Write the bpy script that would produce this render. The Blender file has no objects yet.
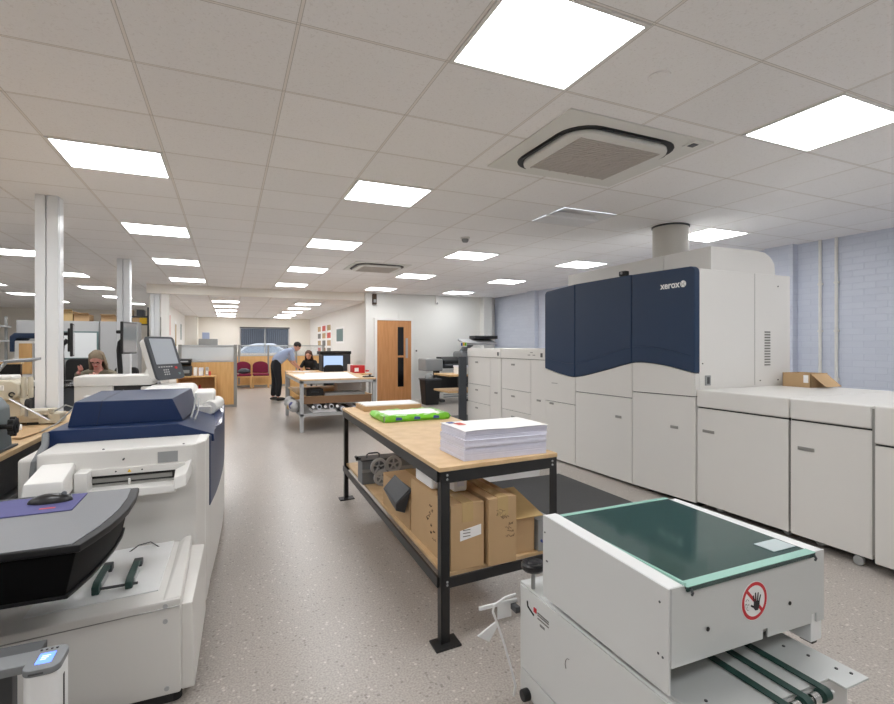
import bpy, bmesh, math, random
from mathutils import Vector, Matrix, Euler
random.seed(7)
SC = bpy.context.scene
COL = SC.collection
PI = math.pi

# ------------------------------------------------------------------ materials
def lin(v):
    v = v / 255.0
    return v / 12.92 if v <= 0.04045 else ((v + 0.055) / 1.055) ** 2.4
def rgb(r, g, b):
    return (lin(r), lin(g), lin(b), 1.0)
MATS = {}
def mat(name, col, rough=0.5, metal=0.0, var=0.04, scale=6.0, bump=0.0, bscale=200.0, spec=0.5, coat=0.0):
    if name in MATS: return MATS[name]
    m = bpy.data.materials.new(name); m.use_nodes = True
    nt = m.node_tree; n = nt.nodes; l = nt.links
    p = n['Principled BSDF']
    p.inputs['Roughness'].default_value = rough
    p.inputs['Metallic'].default_value = metal
    p.inputs['Specular IOR Level'].default_value = spec
    p.inputs['Coat Weight'].default_value = coat
    tc = n.new('ShaderNodeTexCoord')
    nz = n.new('ShaderNodeTexNoise'); nz.inputs['Scale'].default_value = scale; nz.inputs['Detail'].default_value = 4
    l.new(tc.outputs['Object'], nz.inputs['Vector'])
    mr = n.new('ShaderNodeMapRange'); mr.inputs['To Min'].default_value = 1 - var; mr.inputs['To Max'].default_value = 1 + var
    l.new(nz.outputs['Fac'], mr.inputs['Value'])
    hs = n.new('ShaderNodeHueSaturation'); hs.inputs['Color'].default_value = rgb(*col)
    l.new(mr.outputs['Result'], hs.inputs['Value'])
    l.new(hs.outputs['Color'], p.inputs['Base Color'])
    if bump:
        nb = n.new('ShaderNodeTexNoise'); nb.inputs['Scale'].default_value = bscale
        l.new(tc.outputs['Object'], nb.inputs['Vector'])
        bp = n.new('ShaderNodeBump'); bp.inputs['Strength'].default_value = bump; bp.inputs['Distance'].default_value = 0.002
        l.new(nb.outputs['Fac'], bp.inputs['Height']); l.new(bp.outputs['Normal'], p.inputs['Normal'])
    MATS[name] = m
    return m
def emis(name, col, strength):
    m = bpy.data.materials.new(name); m.use_nodes = True
    n = m.node_tree.nodes; l = m.node_tree.links
    n.remove(n['Principled BSDF'])
    e = n.new('ShaderNodeEmission'); e.inputs['Color'].default_value = rgb(*col); e.inputs['Strength'].default_value = strength
    l.new(e.outputs['Emission'], n['Material Output'].inputs['Surface'])
    MATS[name] = m
    return m
def math_node(nt, op, a, b=None, c=None):
    k = nt.nodes.new('ShaderNodeMath'); k.operation = op
    for i, v in enumerate((a, b, c)):
        if v is None: continue
        if isinstance(v, (int, float)): k.inputs[i].default_value = v
        else: nt.links.new(v, k.inputs[i])
    return k.outputs[0]
def wood_mat(name, c1, c2, rough=0.5, sx=3.0, sy=30.0):
    if name in MATS: return MATS[name]
    m = bpy.data.materials.new(name); m.use_nodes = True
    nt = m.node_tree; n = nt.nodes; l = nt.links; p = n['Principled BSDF']
    p.inputs['Roughness'].default_value = rough
    tc = n.new('ShaderNodeTexCoord'); mp = n.new('ShaderNodeMapping'); mp.inputs['Scale'].default_value = (sy, sy, sx)
    l.new(tc.outputs['Object'], mp.inputs['Vector'])
    nz = n.new('ShaderNodeTexNoise'); nz.inputs['Scale'].default_value = 1.0; nz.inputs['Detail'].default_value = 5
    l.new(mp.outputs['Vector'], nz.inputs['Vector'])
    cr = n.new('ShaderNodeValToRGB'); cr.color_ramp.elements[0].color = rgb(*c1); cr.color_ramp.elements[1].color = rgb(*c2)
    cr.color_ramp.elements[0].position = 0.3; cr.color_ramp.elements[1].position = 0.7
    l.new(nz.outputs['Fac'], cr.inputs['Fac']); l.new(cr.outputs['Color'], p.inputs['Base Color'])
    MATS[name] = m
    return m
def glass_mat(name, col, rough=0.05, alpha=0.35):
    m = bpy.data.materials.new(name); m.use_nodes = True
    nt = m.node_tree; n = nt.nodes; l = nt.links; p = n['Principled BSDF']
    p.inputs['Base Color'].default_value = rgb(*col); p.inputs['Roughness'].default_value = rough
    p.inputs['Alpha'].default_value = alpha
    MATS[name] = m
    return m

def floor_mat():
    m = bpy.data.materials.new('speckled vinyl floor'); m.use_nodes = True
    nt = m.node_tree; n = nt.nodes; l = nt.links; p = n['Principled BSDF']
    p.inputs['Roughness'].default_value = 0.30
    p.inputs['Specular IOR Level'].default_value = 0.5
    tc = n.new('ShaderNodeTexCoord')
    n1 = n.new('ShaderNodeTexNoise'); n1.inputs['Scale'].default_value = 110; n1.inputs['Detail'].default_value = 3
    n2 = n.new('ShaderNodeTexVoronoi'); n2.inputs['Scale'].default_value = 62; n2.feature = 'F1'
    n3 = n.new('ShaderNodeTexNoise'); n3.inputs['Scale'].default_value = 1.2; n3.inputs['Detail'].default_value = 3
    for k in (n1, n2, n3): l.new(tc.outputs['Object'], k.inputs['Vector'])
    cr = n.new('ShaderNodeValToRGB')
    cr.color_ramp.elements[0].color = rgb(153, 146, 140); cr.color_ramp.elements[0].position = 0.32
    cr.color_ramp.elements[1].color = rgb(185, 178, 171); cr.color_ramp.elements[1].position = 0.66
    l.new(n1.outputs['Fac'], cr.inputs['Fac'])
    sx = n.new('ShaderNodeSeparateXYZ'); l.new(n2.outputs['Color'], sx.inputs[0])
    dark = math_node(nt, 'GREATER_THAN', sx.outputs[0], 0.93)
    lite = math_node(nt, 'GREATER_THAN', sx.outputs[1], 0.94)
    core = math_node(nt, 'LESS_THAN', n2.outputs['Distance'], 0.42)
    fd = math_node(nt, 'MULTIPLY', math_node(nt, 'MULTIPLY', dark, core), 0.45)
    fl = math_node(nt, 'MULTIPLY', math_node(nt, 'MULTIPLY', lite, core), 0.55)
    mx = n.new('ShaderNodeMixRGB'); mx.inputs['Color2'].default_value = rgb(92, 85, 80)
    l.new(fd, mx.inputs['Fac']); l.new(cr.outputs['Color'], mx.inputs['Color1'])
    mx2 = n.new('ShaderNodeMixRGB'); mx2.inputs['Color2'].default_value = rgb(222, 216, 210)
    l.new(fl, mx2.inputs['Fac']); l.new(mx.outputs['Color'], mx2.inputs['Color1'])
    mr = n.new('ShaderNodeMapRange'); mr.inputs['To Min'].default_value = 0.93; mr.inputs['To Max'].default_value = 1.07
    l.new(n3.outputs['Fac'], mr.inputs['Value'])
    hs = n.new('ShaderNodeHueSaturation'); l.new(mr.outputs['Result'], hs.inputs['Value']); l.new(mx2.outputs['Color'], hs.inputs['Color'])
    l.new(hs.outputs['Color'], p.inputs['Base Color'])
    return m
def ceiling_mat():
    m = bpy.data.materials.new('mineral fibre ceiling tiles'); m.use_nodes = True
    nt = m.node_tree; n = nt.nodes; l = nt.links; p = n['Principled BSDF']
    p.inputs['Roughness'].default_value = 0.9; p.inputs['Specular IOR Level'].default_value = 0.1
    tc = n.new('ShaderNodeTexCoord'); sp = n.new('ShaderNodeSeparateXYZ'); l.new(tc.outputs['Object'], sp.inputs[0])
    def dist(o, off, pitch):
        u = math_node(nt, 'DIVIDE', math_node(nt, 'SUBTRACT', o, off), pitch)
        f = math_node(nt, 'FRACT', math_node(nt, 'ADD', u, 100.5))
        return math_node(nt, 'MULTIPLY', math_node(nt, 'ABSOLUTE', math_node(nt, 'SUBTRACT', f, 0.5)), pitch), math_node(nt, 'FLOOR', u)
    dx, ix = dist(sp.outputs[0], 0.949, 0.679)
    dy, iy = dist(sp.outputs[1], 1.547, 0.6)
    bar = math_node(nt, 'MAXIMUM', math_node(nt, 'LESS_THAN', dx, 0.006), math_node(nt, 'LESS_THAN', dy, 0.005))
    sx = math_node(nt, 'MULTIPLY', math_node(nt, 'LESS_THAN', dx, 0.009), math_node(nt, 'GREATER_THAN', dx, 0.006))
    sy = math_node(nt, 'MULTIPLY', math_node(nt, 'LESS_THAN', dy, 0.0085), math_node(nt, 'GREATER_THAN', dy, 0.005))
    groove = math_node(nt, 'MAXIMUM', sx, sy)  # shadow lines along the bar edges, painted into the tile colour
    nz = n.new('ShaderNodeTexNoise'); nz.inputs['Scale'].default_value = 90; nz.inputs['Detail'].default_value = 3; l.new(tc.outputs['Object'], nz.inputs['Vector'])
    cr = n.new('ShaderNodeValToRGB'); cr.color_ramp.elements[0].position = 0.30; cr.color_ramp.elements[1].position = 0.42
    cr.color_ramp.elements[0].color = rgb(238, 236, 235); cr.color_ramp.elements[1].color = rgb(249, 248, 248)
    l.new(nz.outputs['Fac'], cr.inputs['Fac'])
    cv = n.new('ShaderNodeCombineXYZ'); l.new(ix, cv.inputs[0]); l.new(iy, cv.inputs[1])
    wn = n.new('ShaderNodeTexWhiteNoise'); wn.noise_dimensions = '2D'; l.new(cv.outputs[0], wn.inputs['Vector'])
    mr = n.new('ShaderNodeMapRange'); mr.inputs['To Min'].default_value = 0.965; mr.inputs['To Max'].default_value = 1.02
    l.new(wn.outputs['Value'], mr.inputs['Value'])
    hs = n.new('ShaderNodeHueSaturation'); l.new(mr.outputs['Result'], hs.inputs['Value']); l.new(cr.outputs['Color'], hs.inputs['Color'])
    m1 = n.new('ShaderNodeMixRGB'); m1.inputs['Color2'].default_value = rgb(240, 236, 232); l.new(bar, m1.inputs['Fac']); l.new(hs.outputs['Color'], m1.inputs['Color1'])
    m2 = n.new('ShaderNodeMixRGB'); m2.inputs['Color2'].default_value = rgb(172, 166, 160)
    l.new(math_node(nt, 'MULTIPLY', groove, 0.65), m2.inputs['Fac']); l.new(m1.outputs['Color'], m2.inputs['Color1'])
    l.new(m2.outputs['Color'], p.inputs['Base Color'])
    bp = n.new('ShaderNodeBump'); bp.inputs['Strength'].default_value = 0.25; bp.inputs['Distance'].default_value = 0.003
    l.new(nz.outputs['Fac'], bp.inputs['Height']); l.new(bp.outputs['Normal'], p.inputs['Normal'])
    return m
def brick_mat():
    m = bpy.data.materials.new('pale blue painted blockwork'); m.use_nodes = True
    nt = m.node_tree; n = nt.nodes; l = nt.links; p = n['Principled BSDF']
    p.inputs['Roughness'].default_value = 0.55
    tc = n.new('ShaderNodeTexCoord'); sp = n.new('ShaderNodeSeparateXYZ'); l.new(tc.outputs['Object'], sp.inputs[0])
    cv = n.new('ShaderNodeCombineXYZ'); l.new(sp.outputs[1], cv.inputs[0]); l.new(sp.outputs[2], cv.inputs[1])
    br = n.new('ShaderNodeTexBrick'); br.inputs['Scale'].default_value = 1.0
    br.inputs['Brick Width'].default_value = 0.235; br.inputs['Row Height'].default_value = 0.078; br.inputs['Mortar Size'].default_value = 0.006
    br.inputs['Mortar Smooth'].default_value = 0.6
    br.inputs['Color1'].default_value = rgb(206, 212, 226); br.inputs['Color2'].default_value = rgb(211, 217, 230); br.inputs['Mortar'].default_value = rgb(203, 209, 224)
    l.new(cv.outputs[0], br.inputs['Vector']); l.new(br.outputs['Color'], p.inputs['Base Color'])
    bp = n.new('ShaderNodeBump'); bp.inputs['Strength'].default_value = 0.5; bp.inputs['Distance'].default_value = 0.006; bp.invert = True
    l.new(br.outputs['Fac'], bp.inputs['Height']); l.new(bp.outputs['Normal'], p.inputs['Normal'])
    return m
def carton_mat():
    return mat('brown corrugated carton', (192, 160, 120), 0.75, var=0.10, scale=5, bump=0.15, bscale=60)

# ------------------------------------------------------------------ mesh builder
class MB:
    def __init__(self): self.bm = bmesh.new()
    def _bev(self, faces, w, seg, ang=None):
        es = set()
        for f in faces:
            for e in f.edges: es.add(e)
        es = [e for e in es if len(e.link_faces) == 2]
        if ang is not None: es = [e for e in es if e.calc_face_angle(0) > ang]
        if es: bmesh.ops.bevel(self.bm, geom=es, offset=w, segments=seg, affect='EDGES', clamp_overlap=True, profile=0.5)
    def box(self, x0, x1, y0, y1, z0, z1, bev=0.0, seg=2, M=None):
        vs = [self.bm.verts.new((x, y, z)) for z in (z0, z1) for y in (y0, y1) for x in (x0, x1)]
        if M is not None:
            for v in vs: v.co = M @ v.co
        q = [(0, 2, 3, 1), (4, 5, 7, 6), (0, 1, 5, 4), (2, 6, 7, 3), (0, 4, 6, 2), (1, 3, 7, 5)]
        fs = [self.bm.faces.new([vs[i] for i in k]) for k in q]
        if bev: self._bev(fs, bev, seg)
        return self
    def cbox(self, c, s, bev=0.0, rz=0.0, rx=0.0, ry=0.0, seg=2):
        M = Matrix.Translation(Vector(c)) @ Euler((rx, ry, rz)).to_matrix().to_4x4()
        return self.box(-s[0]/2, s[0]/2, -s[1]/2, s[1]/2, -s[2]/2, s[2]/2, bev, seg, M)
    def prism(self, poly, axis, a0, a1, bev=0.0, seg=2, ang=0.5):
        def P(u, v, a):
            return {'x': (a, u, v), 'y': (u, a, v), 'z': (u, v, a)}[axis]
        A = [self.bm.verts.new(P(u, v, a0)) for u, v in poly]
        B = [self.bm.verts.new(P(u, v, a1)) for u, v in poly]
        n = len(poly)
        fs = [self.bm.faces.new(A), self.bm.faces.new(B[::-1])]
        for i in range(n):
            j = (i + 1) % n
            fs.append(self.bm.faces.new((A[i], B[i], B[j], A[j])))
        bmesh.ops.recalc_face_normals(self.bm, faces=fs)
        if bev: self._bev(fs, bev, seg, ang)
        return self
    def hexa(self, bot, top, bev=0.0, seg=2):
        A = [self.bm.verts.new(p) for p in bot]; B = [self.bm.verts.new(p) for p in top]
        n = len(A)
        fs = [self.bm.faces.new(A[::-1]), self.bm.faces.new(B)]
        for i in range(n):
            j = (i + 1) % n
            fs.append(self.bm.faces.new((A[i], A[j], B[j], B[i])))
        bmesh.ops.recalc_face_normals(self.bm, faces=fs)
        if bev: self._bev(fs, bev, seg, 0.4)
        return self
    def ring(self, outer, inner, z0, z1):
        n = len(outer); L = []
        for pts, z in ((outer, z0), (outer, z1), (inner, z1), (inner, z0)):
            L.append([self.bm.verts.new((x, y, z)) for x, y in pts])
        for a in range(4):
            A, B = L[a], L[(a + 1) % 4]
            for i in range(n):
                j = (i + 1) % n
                self.bm.faces.new((A[i], A[j], B[j], B[i]))
        return self
    def cyl(self, p0, p1, r, seg=20, r2=None, bev=0.0):
        p0 = Vector(p0); p1 = Vector(p1); d = p1 - p0
        M = Matrix.Translation((p0 + p1) / 2) @ d.to_track_quat('Z', 'Y').to_matrix().to_4x4()
        g = bmesh.ops.create_cone(self.bm, cap_ends=True, segments=seg, radius1=r, radius2=r if r2 is None else r2, depth=d.length, matrix=M)
        if bev:
            fs = set(f for v in g['verts'] for f in v.link_faces)
            self._bev(fs, bev, 2, 0.9)
        return self
    def sph(self, c, r, seg=16, M=None):
        if isinstance(r, (int, float)): r = (r, r, r)
        X = Matrix.Translation(Vector(c)) @ (M if M is not None else Matrix.Identity(4)) @ Matrix.Diagonal((r[0], r[1], r[2], 1))
        bmesh.ops.create_uvsphere(self.bm, u_segments=seg, v_segments=max(6, seg * 2 // 3), radius=1, matrix=X)
        return self
    def tube(self, pts, r, seg=8):
        pts = [Vector(p) for p in pts]; rings = []
        up = Vector((0, 0, 1))
        prev = None
        for i, p in enumerate(pts):
            t = (pts[min(i + 1, len(pts) - 1)] - pts[max(i - 1, 0)]).normalized()
            if prev is None:
                a = up if abs(t.dot(up)) < 0.95 else Vector((1, 0, 0))
            else: a = prev
            u = (a - t * a.dot(t)).normalized(); w = t.cross(u); prev = u
            rr = r[i] if isinstance(r, (list, tuple)) else r
            rings.append([self.bm.verts.new(p + (u * math.cos(2 * PI * k / seg) + w * math.sin(2 * PI * k / seg)) * rr) for k in range(seg)])
        for A, B in zip(rings, rings[1:]):
            for k in range(seg):
                j = (k + 1) % seg
                self.bm.faces.new((A[k], A[j], B[j], B[k]))
        self.bm.faces.new(rings[0][::-1]); self.bm.faces.new(rings[-1])
        return self
    def lathe(self, prof, c=(0, 0, 0), seg=24, M=None):
        c = Vector(c); R = []
        for r, z in prof:
            R.append([self.bm.verts.new((M @ Vector((r * math.cos(2*PI*k/seg), r * math.sin(2*PI*k/seg), z)) if M is not None else Vector((r * math.cos(2*PI*k/seg), r * math.sin(2*PI*k/seg), z))) + c) for k in range(seg)])
        for A, B in zip(R, R[1:]):
            for k in range(seg):
                j = (k + 1) % seg
                self.bm.faces.new((A[k], A[j], B[j], B[k]))
        self.bm.faces.new(R[0][::-1]); self.bm.faces.new(R[-1])
        return self
    def quad(self, pts):
        self.bm.faces.new([self.bm.verts.new(p) for p in pts]); return self
    def build(self, name, m, parent=None, smooth=30, recalc=True, local=False, shift=None):
        bm = self.bm
        if recalc: bmesh.ops.recalc_face_normals(bm, faces=bm.faces[:])
        off = Vector((0, 0, 0))
        if parent is not None and not local:
            r = parent
            while r.parent: r = r.parent
            off = r.location.copy()
        if shift is not None: off = Vector(shift)
        if off.length: bmesh.ops.translate(bm, verts=bm.verts[:], vec=-off)
        me = bpy.data.meshes.new(name); bm.to_mesh(me); bm.free()
        me.materials.append(MATS[m] if isinstance(m, str) else m)
        if smooth:
            me.polygons.foreach_set('use_smooth', [True] * len(me.polygons))
            me.set_sharp_from_angle(angle=math.radians(smooth))
        o = bpy.data.objects.new(name, me); COL.objects.link(o)
        if smooth == 30:
            wn = o.modifiers.new('weighted normals', 'WEIGHTED_NORMAL'); wn.keep_sharp = True
        if parent is not None: o.parent = parent
        elif shift is not None: o.location = off
        return o

def tag(o, label=None, cat=None, group=None, kind=None):
    if label: o['label'] = label
    if cat: o['category'] = cat
    if group: o['group'] = group
    if kind: o['kind'] = kind
    return o
def thing(name, label, cat, loc=(0, 0, 0), rz=0.0, group=None):
    o = bpy.data.objects.new(name, None); COL.objects.link(o)
    o.empty_display_size = 0.1
    o.location = loc; o.rotation_euler = (0, 0, rz)
    return tag(o, label, cat, group)
def copy_tree(src, loc, label=None, rz=None, group=None):
    r = src.copy(); COL.objects.link(r); r.location = loc
    if rz is not None: r.rotation_euler = (0, 0, rz)
    if label: r['label'] = label
    if group: r['group'] = group
    def kids(s, d):
        for ch in s.children:
            c = ch.copy(); COL.objects.link(c); c.parent = d; kids(ch, c)
    kids(src, r)
    return r
def struct(o): o['kind'] = 'structure'; return o
def rrect(cx, cy, hx, hy, r, n=6):
    P = []
    for sx, sy, a0 in ((1, 1, 0), (-1, 1, PI/2), (-1, -1, PI), (1, -1, 1.5*PI)):
        for k in range(n + 1):
            a = a0 + k * (PI/2) / n
            P.append((cx + sx * (hx - r) + r * math.cos(a), cy + sy * (hy - r) + r * math.sin(a)))
    return P
def text_obj(name, body, size, M, m, parent, extrude=0.001, offset=0.0):
    cu = bpy.data.curves.new(name, 'FONT'); cu.body = body; cu.size = size; cu.extrude = extrude; cu.offset = offset
    cu.align_x = 'CENTER'; cu.align_y = 'CENTER'
    t = bpy.data.objects.new(name + '_tmp', cu); COL.objects.link(t)
    dg = bpy.context.evaluated_depsgraph_get()
    me = bpy.data.meshes.new_from_object(t.evaluated_get(dg))
    bpy.data.objects.remove(t)
    r = parent
    while r.parent: r = r.parent
    me.transform(Matrix.Translation(-r.location) @ M)
    me.materials.clear(); me.materials.append(MATS[m])
    o = bpy.data.objects.new(name, me); COL.objects.link(o); o.parent = parent
    return o
# ------------------------------------------------------------------ material set
floor_m = floor_mat(); ceil_m = ceiling_mat(); brick_m = brick_mat(); carton_m = carton_mat()
MATS['floor'] = floor_m; MATS['ceil'] = ceil_m; MATS['brick'] = brick_m; MATS['carton'] = carton_m
mat('wall white', (238, 236, 232), 0.7, var=0.02, scale=2)
mat('wall cream', (238, 233, 224), 0.7, var=0.02, scale=2)
mat('wall grey white', (230, 230, 226), 0.7, var=0.02, scale=2)
mat('trim white', (232, 231, 228), 0.5, var=0.01)
mat('column paint', (228, 231, 234), 0.3, var=0.02)
mat('lamp frame', (235, 235, 232), 0.5, var=0.01)
emis('lamp lit', (251, 252, 253), 10.5)
mat('press white', (218, 216, 212), 0.42, var=0.015, scale=2)
mat('press cream', (216, 213, 206), 0.45, var=0.015, scale=2)
mat('hood white', (232, 231, 228), 0.5, var=0.01)
mat('press gap', (52, 52, 52), 0.7)
mat('press navy', (29, 51, 80), 0.48, var=0.04, scale=2, spec=0.4)
mat('copier navy', (19, 42, 82), 0.4, var=0.04, scale=2, spec=0.4)
mat('navy line', (18, 30, 58), 0.35)
mat('navy light', (36, 60, 112), 0.25, var=0.05, coat=0.3)
mat('handle grey', (150, 149, 145), 0.35, metal=0.3)
mat('logo white', (240, 240, 240), 0.4, var=0)
mat('black', (22, 22, 23), 0.5)
mat('black satin', (28, 28, 30), 0.3)
mat('rubber', (30, 30, 31), 0.7)
mat('black steel', (34, 34, 35), 0.42, var=0.1, scale=30)
mat('silver', (190, 192, 194), 0.3, metal=0.9)
mat('reflector silver', (240, 241, 243), 0.35, metal=0.1, var=0.02)
mat('chrome', (215, 215, 215), 0.15, metal=1.0)
mat('steel grey', (160, 162, 162), 0.45, metal=0.4)
mat('grey plastic', (120, 123, 126), 0.45)
mat('dark grey', (70, 72, 75), 0.5)
mat('grille grey', (196, 190, 184), 0.6)
mat('mid grey', (150, 152, 152), 0.55)
mat('cabinet grey', (176, 177, 178), 0.5)
mat('slate', (62, 66, 72), 0.5)
mat('mat grey', (74, 74, 75), 0.85, var=0.08, scale=40)
wood_mat('mdf', (205, 172, 128), (221, 190, 148), 0.5, 8, 12)
wood_mat('beech', (214, 166, 104), (226, 182, 122), 0.45)
wood_mat('oak door', (186, 128, 78), (203, 147, 96), 0.4, 2.0, 26)
wood_mat('shelf wood', (196, 158, 108), (214, 178, 128), 0.5)
mat('paper', (244, 243, 242), 0.7, var=0.01)
mat('paper lilac', (226, 226, 240), 0.75, var=0.04, scale=60)
mat('paper cool', (233, 233, 244), 0.7, var=0.02)
mat('print red', (208, 84, 72), 0.6); mat('print blue', (60, 78, 150), 0.6); mat('ink', (66, 52, 40), 0.8); mat('ink grey', (120, 118, 114), 0.7)
mat('green wrap', (122, 204, 48), 0.3, var=0.12, scale=25, bump=0.4, bscale=40)
mat('tape', (196, 168, 120), 0.25, var=0.06, scale=20)
mat('burgundy', (118, 24, 56), 0.85, var=0.08, scale=40)
mat('machine grey', (211, 212, 211), 0.4, var=0.012, scale=3)
mat('machine light', (228, 229, 229), 0.4, var=0.01)
mat('folder steel', (206, 209, 208), 0.32, metal=0.25, var=0.02)
mat('belt green', (28, 62, 56), 0.5)
mat('glass edge', (158, 200, 188), 0.2, var=0.02)
mat('sign red', (200, 32, 44), 0.4, var=0.01); mat('sign white', (238, 238, 238), 0.4, var=0.0); mat('sign black', (30, 27, 32), 0.5, var=0)
mat('sticker', (188, 200, 202), 0.4)
mat('grey laminate', (122, 124, 128), 0.4, var=0.03, bump=0.1, bscale=400)
mat('edge band', (32, 32, 34), 0.4, spec=0.3)
mat('gloss black', (14, 14, 15), 0.2)
mat('skirt black', (10, 10, 11), 0.6, spec=0.12)
mat('mousepad', (84, 84, 136), 0.7, var=0.08, scale=20)
mat('yellow', (232, 188, 30), 0.5); mat('red', (198, 36, 40), 0.45)
mat('beige machine', (206, 198, 178), 0.45, var=0.04)
mat('dove blue grey', (104, 114, 118), 0.45)
mat('board grey', (170, 172, 173), 0.8)
mat('whiteboard', (228, 232, 234), 0.25, var=0.01)
mat('board frame', (94, 118, 118), 0.4)
mat('skin', (214, 160, 138), 0.55, var=0.05, scale=20)
mat('skin pink', (224, 160, 146), 0.55, var=0.06, scale=20)
mat('shirt blue', (164, 178, 208), 0.85, var=0.05, scale=14, bump=0.2, bscale=30)
mat('trousers', (26, 27, 33), 0.85)
mat('hair dark', (34, 26, 22), 0.6); mat('hair brown', (84, 50, 34), 0.6, var=0.15, scale=60); mat('hair grey', (150, 134, 112), 0.8, var=0.3, scale=70)
mat('jumper black', (32, 31, 33), 0.9); mat('jumper olive', (128, 122, 104), 0.9, var=0.1, scale=30)
mat('eye', (30, 24, 22), 0.2)
mat('blind dark', (62, 70, 86), 0.6); mat('outside wall', (60, 62, 68), 0.9); mat('car white', (236, 238, 242), 0.2); mat('tarmac', (176, 178, 182), 0.9)
mat('screen glass', (150, 165, 185), 0.1)
emis('screen blue', (120, 150, 232), 1.6); emis('screen white', (214, 226, 246), 1.5); emis('screen pad', (88, 120, 250), 2.6); emis('monitor lit', (176, 198, 232), 0.9)
mat('ui screen', (176, 182, 190), 0.12, coat=0.5)
mat('monitor glass', (128, 130, 134), 0.1, coat=0.5)
glass_mat('pane', (200, 210, 214), 0.06, 0.18)
glass_mat('frosted', (226, 230, 232), 0.35, 0.55)
glass_mat('window glass', (160, 170, 180), 0.05, 0.15)
glass_mat('smoked green glass', (58, 84, 81), 0.08, 0.84)

# ------------------------------------------------------------------ setting
CZ = 2.773; FZ = 2.573
XR = 6.93; YD = 12.35; YB = 22.2; XL = -9.5; YF = -3.5
MB().box(XL, 7.1, YF, 22.36, -0.1, 0).build('floor', 'floor', smooth=0); struct(bpy.data.objects['floor'])
c = MB()
hx0, hx1, hy0, hy1 = 2.995, 3.655, 3.955, 4.535                      # the empty fitting's opening
for a in ((XL, hx0, YF, 12.5), (hx1, 7.1, YF, 12.5), (hx0, hx1, YF, hy0), (hx0, hx1, hy1, 12.5), (XL, -1.62, 12.5, YB)):
    c.box(a[0], a[1], a[2], a[3], CZ, CZ + 0.06)
struct(c.build('ceiling', 'ceil', smooth=0))
struct(MB().box(-1.62, 3.4, 12.56, YB, FZ, FZ + 0.06).build('ceiling_far', 'ceil', smooth=0))
struct(MB().box(-1.62, 3.2, 12.5, 12.56, FZ, CZ).build('trim_1', 'wall cream', smooth=0))
struct(MB().box(XR, XR + 0.15, YF, 12.5, 0, CZ).build('wall_right', 'brick', smooth=0))
struct(MB().box(3.2, XR, YD, YD + 0.15, 0, CZ).build('wall_far', 'wall grey white', smooth=0))
struct(MB().box(3.27, 3.4, YD + 0.15, YB, 0, FZ).build('wall_far_right', 'wall white', smooth=0))
w = MB()
wx0, wx1, wz0, wz1 = 0.45, 2.42, 1.07, 2.19
for a in ((XL, wx0, 0, CZ), (wx1, 3.4, 0, CZ), (wx0, wx1, 0, wz0), (wx0, wx1, wz1, CZ)):
    w.box(a[0], a[1], YB, YB + 0.15, a[2], a[3])
struct(w.build('wall_back', 'wall cream', smooth=0))
struct(MB().box(-1.62, -1.5, 12.9, YB, 0, CZ).build('wall_divider', 'wall white', smooth=0))
struct(MB().box(-1.5, -1.08, 21.3, YB, 0, FZ).build('trim_2', 'wall cream', smooth=0))
struct(MB().box(XL - 0.15, XL, YF, YB, 0, CZ).build('wall_left', 'wall white', smooth=0))
struct(MB().box(XL, 7.1, YF - 0.15, YF, 0, CZ).build('wall_front', 'wall white', smooth=0))
struct(MB().box(3.2, XR, YD - 0.012, YD, 0, 0.1).build('baseboard_far', 'trim white', smooth=0))
struct(MB().box(3.255, 3.27, YD + 0.15, YB, 0, 0.1).build('baseboard_right', 'trim white', smooth=0))
struct(MB().box(XR - 0.1, XR, 4.16, 4.54, 0, CZ, 0.004).build('trim_3', 'brick', smooth=0))
struct(MB().box(XR - 0.1, XR, 10.2, 10.55, 0, CZ, 0.004).build('trim_4', 'brick', smooth=0))
struct(MB().box(6.45, 6.70, YD - 0.25, YD, 0, CZ, 0.004).build('trim_5', 'wall grey white', smooth=0))
# steel columns: boxed I-section with flanges and a groove
for k, (y, lo) in enumerate(((5.53, 0), (9.08, 0), (12.7, 0))):
    b = MB()
    b.box(-1.568, -1.388, y - 0.02, y + 0.10, 0, CZ, 0.006)
    b.box(-1.564, -1.488, y - 0.04, y - 0.02, 0, CZ, 0.005)
    b.box(-1.478, -1.392, y - 0.045, y - 0.02, 0, CZ, 0.005)
    struct(b.build('trim_%d' % (6 + k), 'column paint'))
struct(MB().box(-1.35, -1.2, 12.6, 12.8, 0, FZ, 0.004).build('trim_9', 'wall white'))
# door
d = MB().box(3.478, 4.399, YD - 0.05, YD - 0.012, 0.005, 2.075, 0.003).build('door_1', 'oak door'); struct(d)
g = MB().box(4.03, 4.19, YD - 0.056, YD - 0.045, 0.36, 1.91, 0.002).build('glazing_strip', 'gloss black', d)
for z in (1.12,): MB().box(4.03, 4.19, YD - 0.062, YD - 0.05, z, z + 0.05, 0.002).build('glazing_bar', 'oak door', d)
MB().box(4.245, 4.305, YD - 0.06, YD - 0.048, 1.10, 1.62, 0.003).build('pull_handle', 'silver', d)
t = MB()
t.box(3.405, 3.478, YD - 0.07, YD, 0, 2.14, 0.004); t.box(4.399, 4.472, YD - 0.07, YD, 0, 2.14, 0.004); t.box(3.478, 4.399, YD - 0.07, YD, 2.075, 2.14, 0.004)
struct(t.build('trim_10', 'trim white'))
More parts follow.
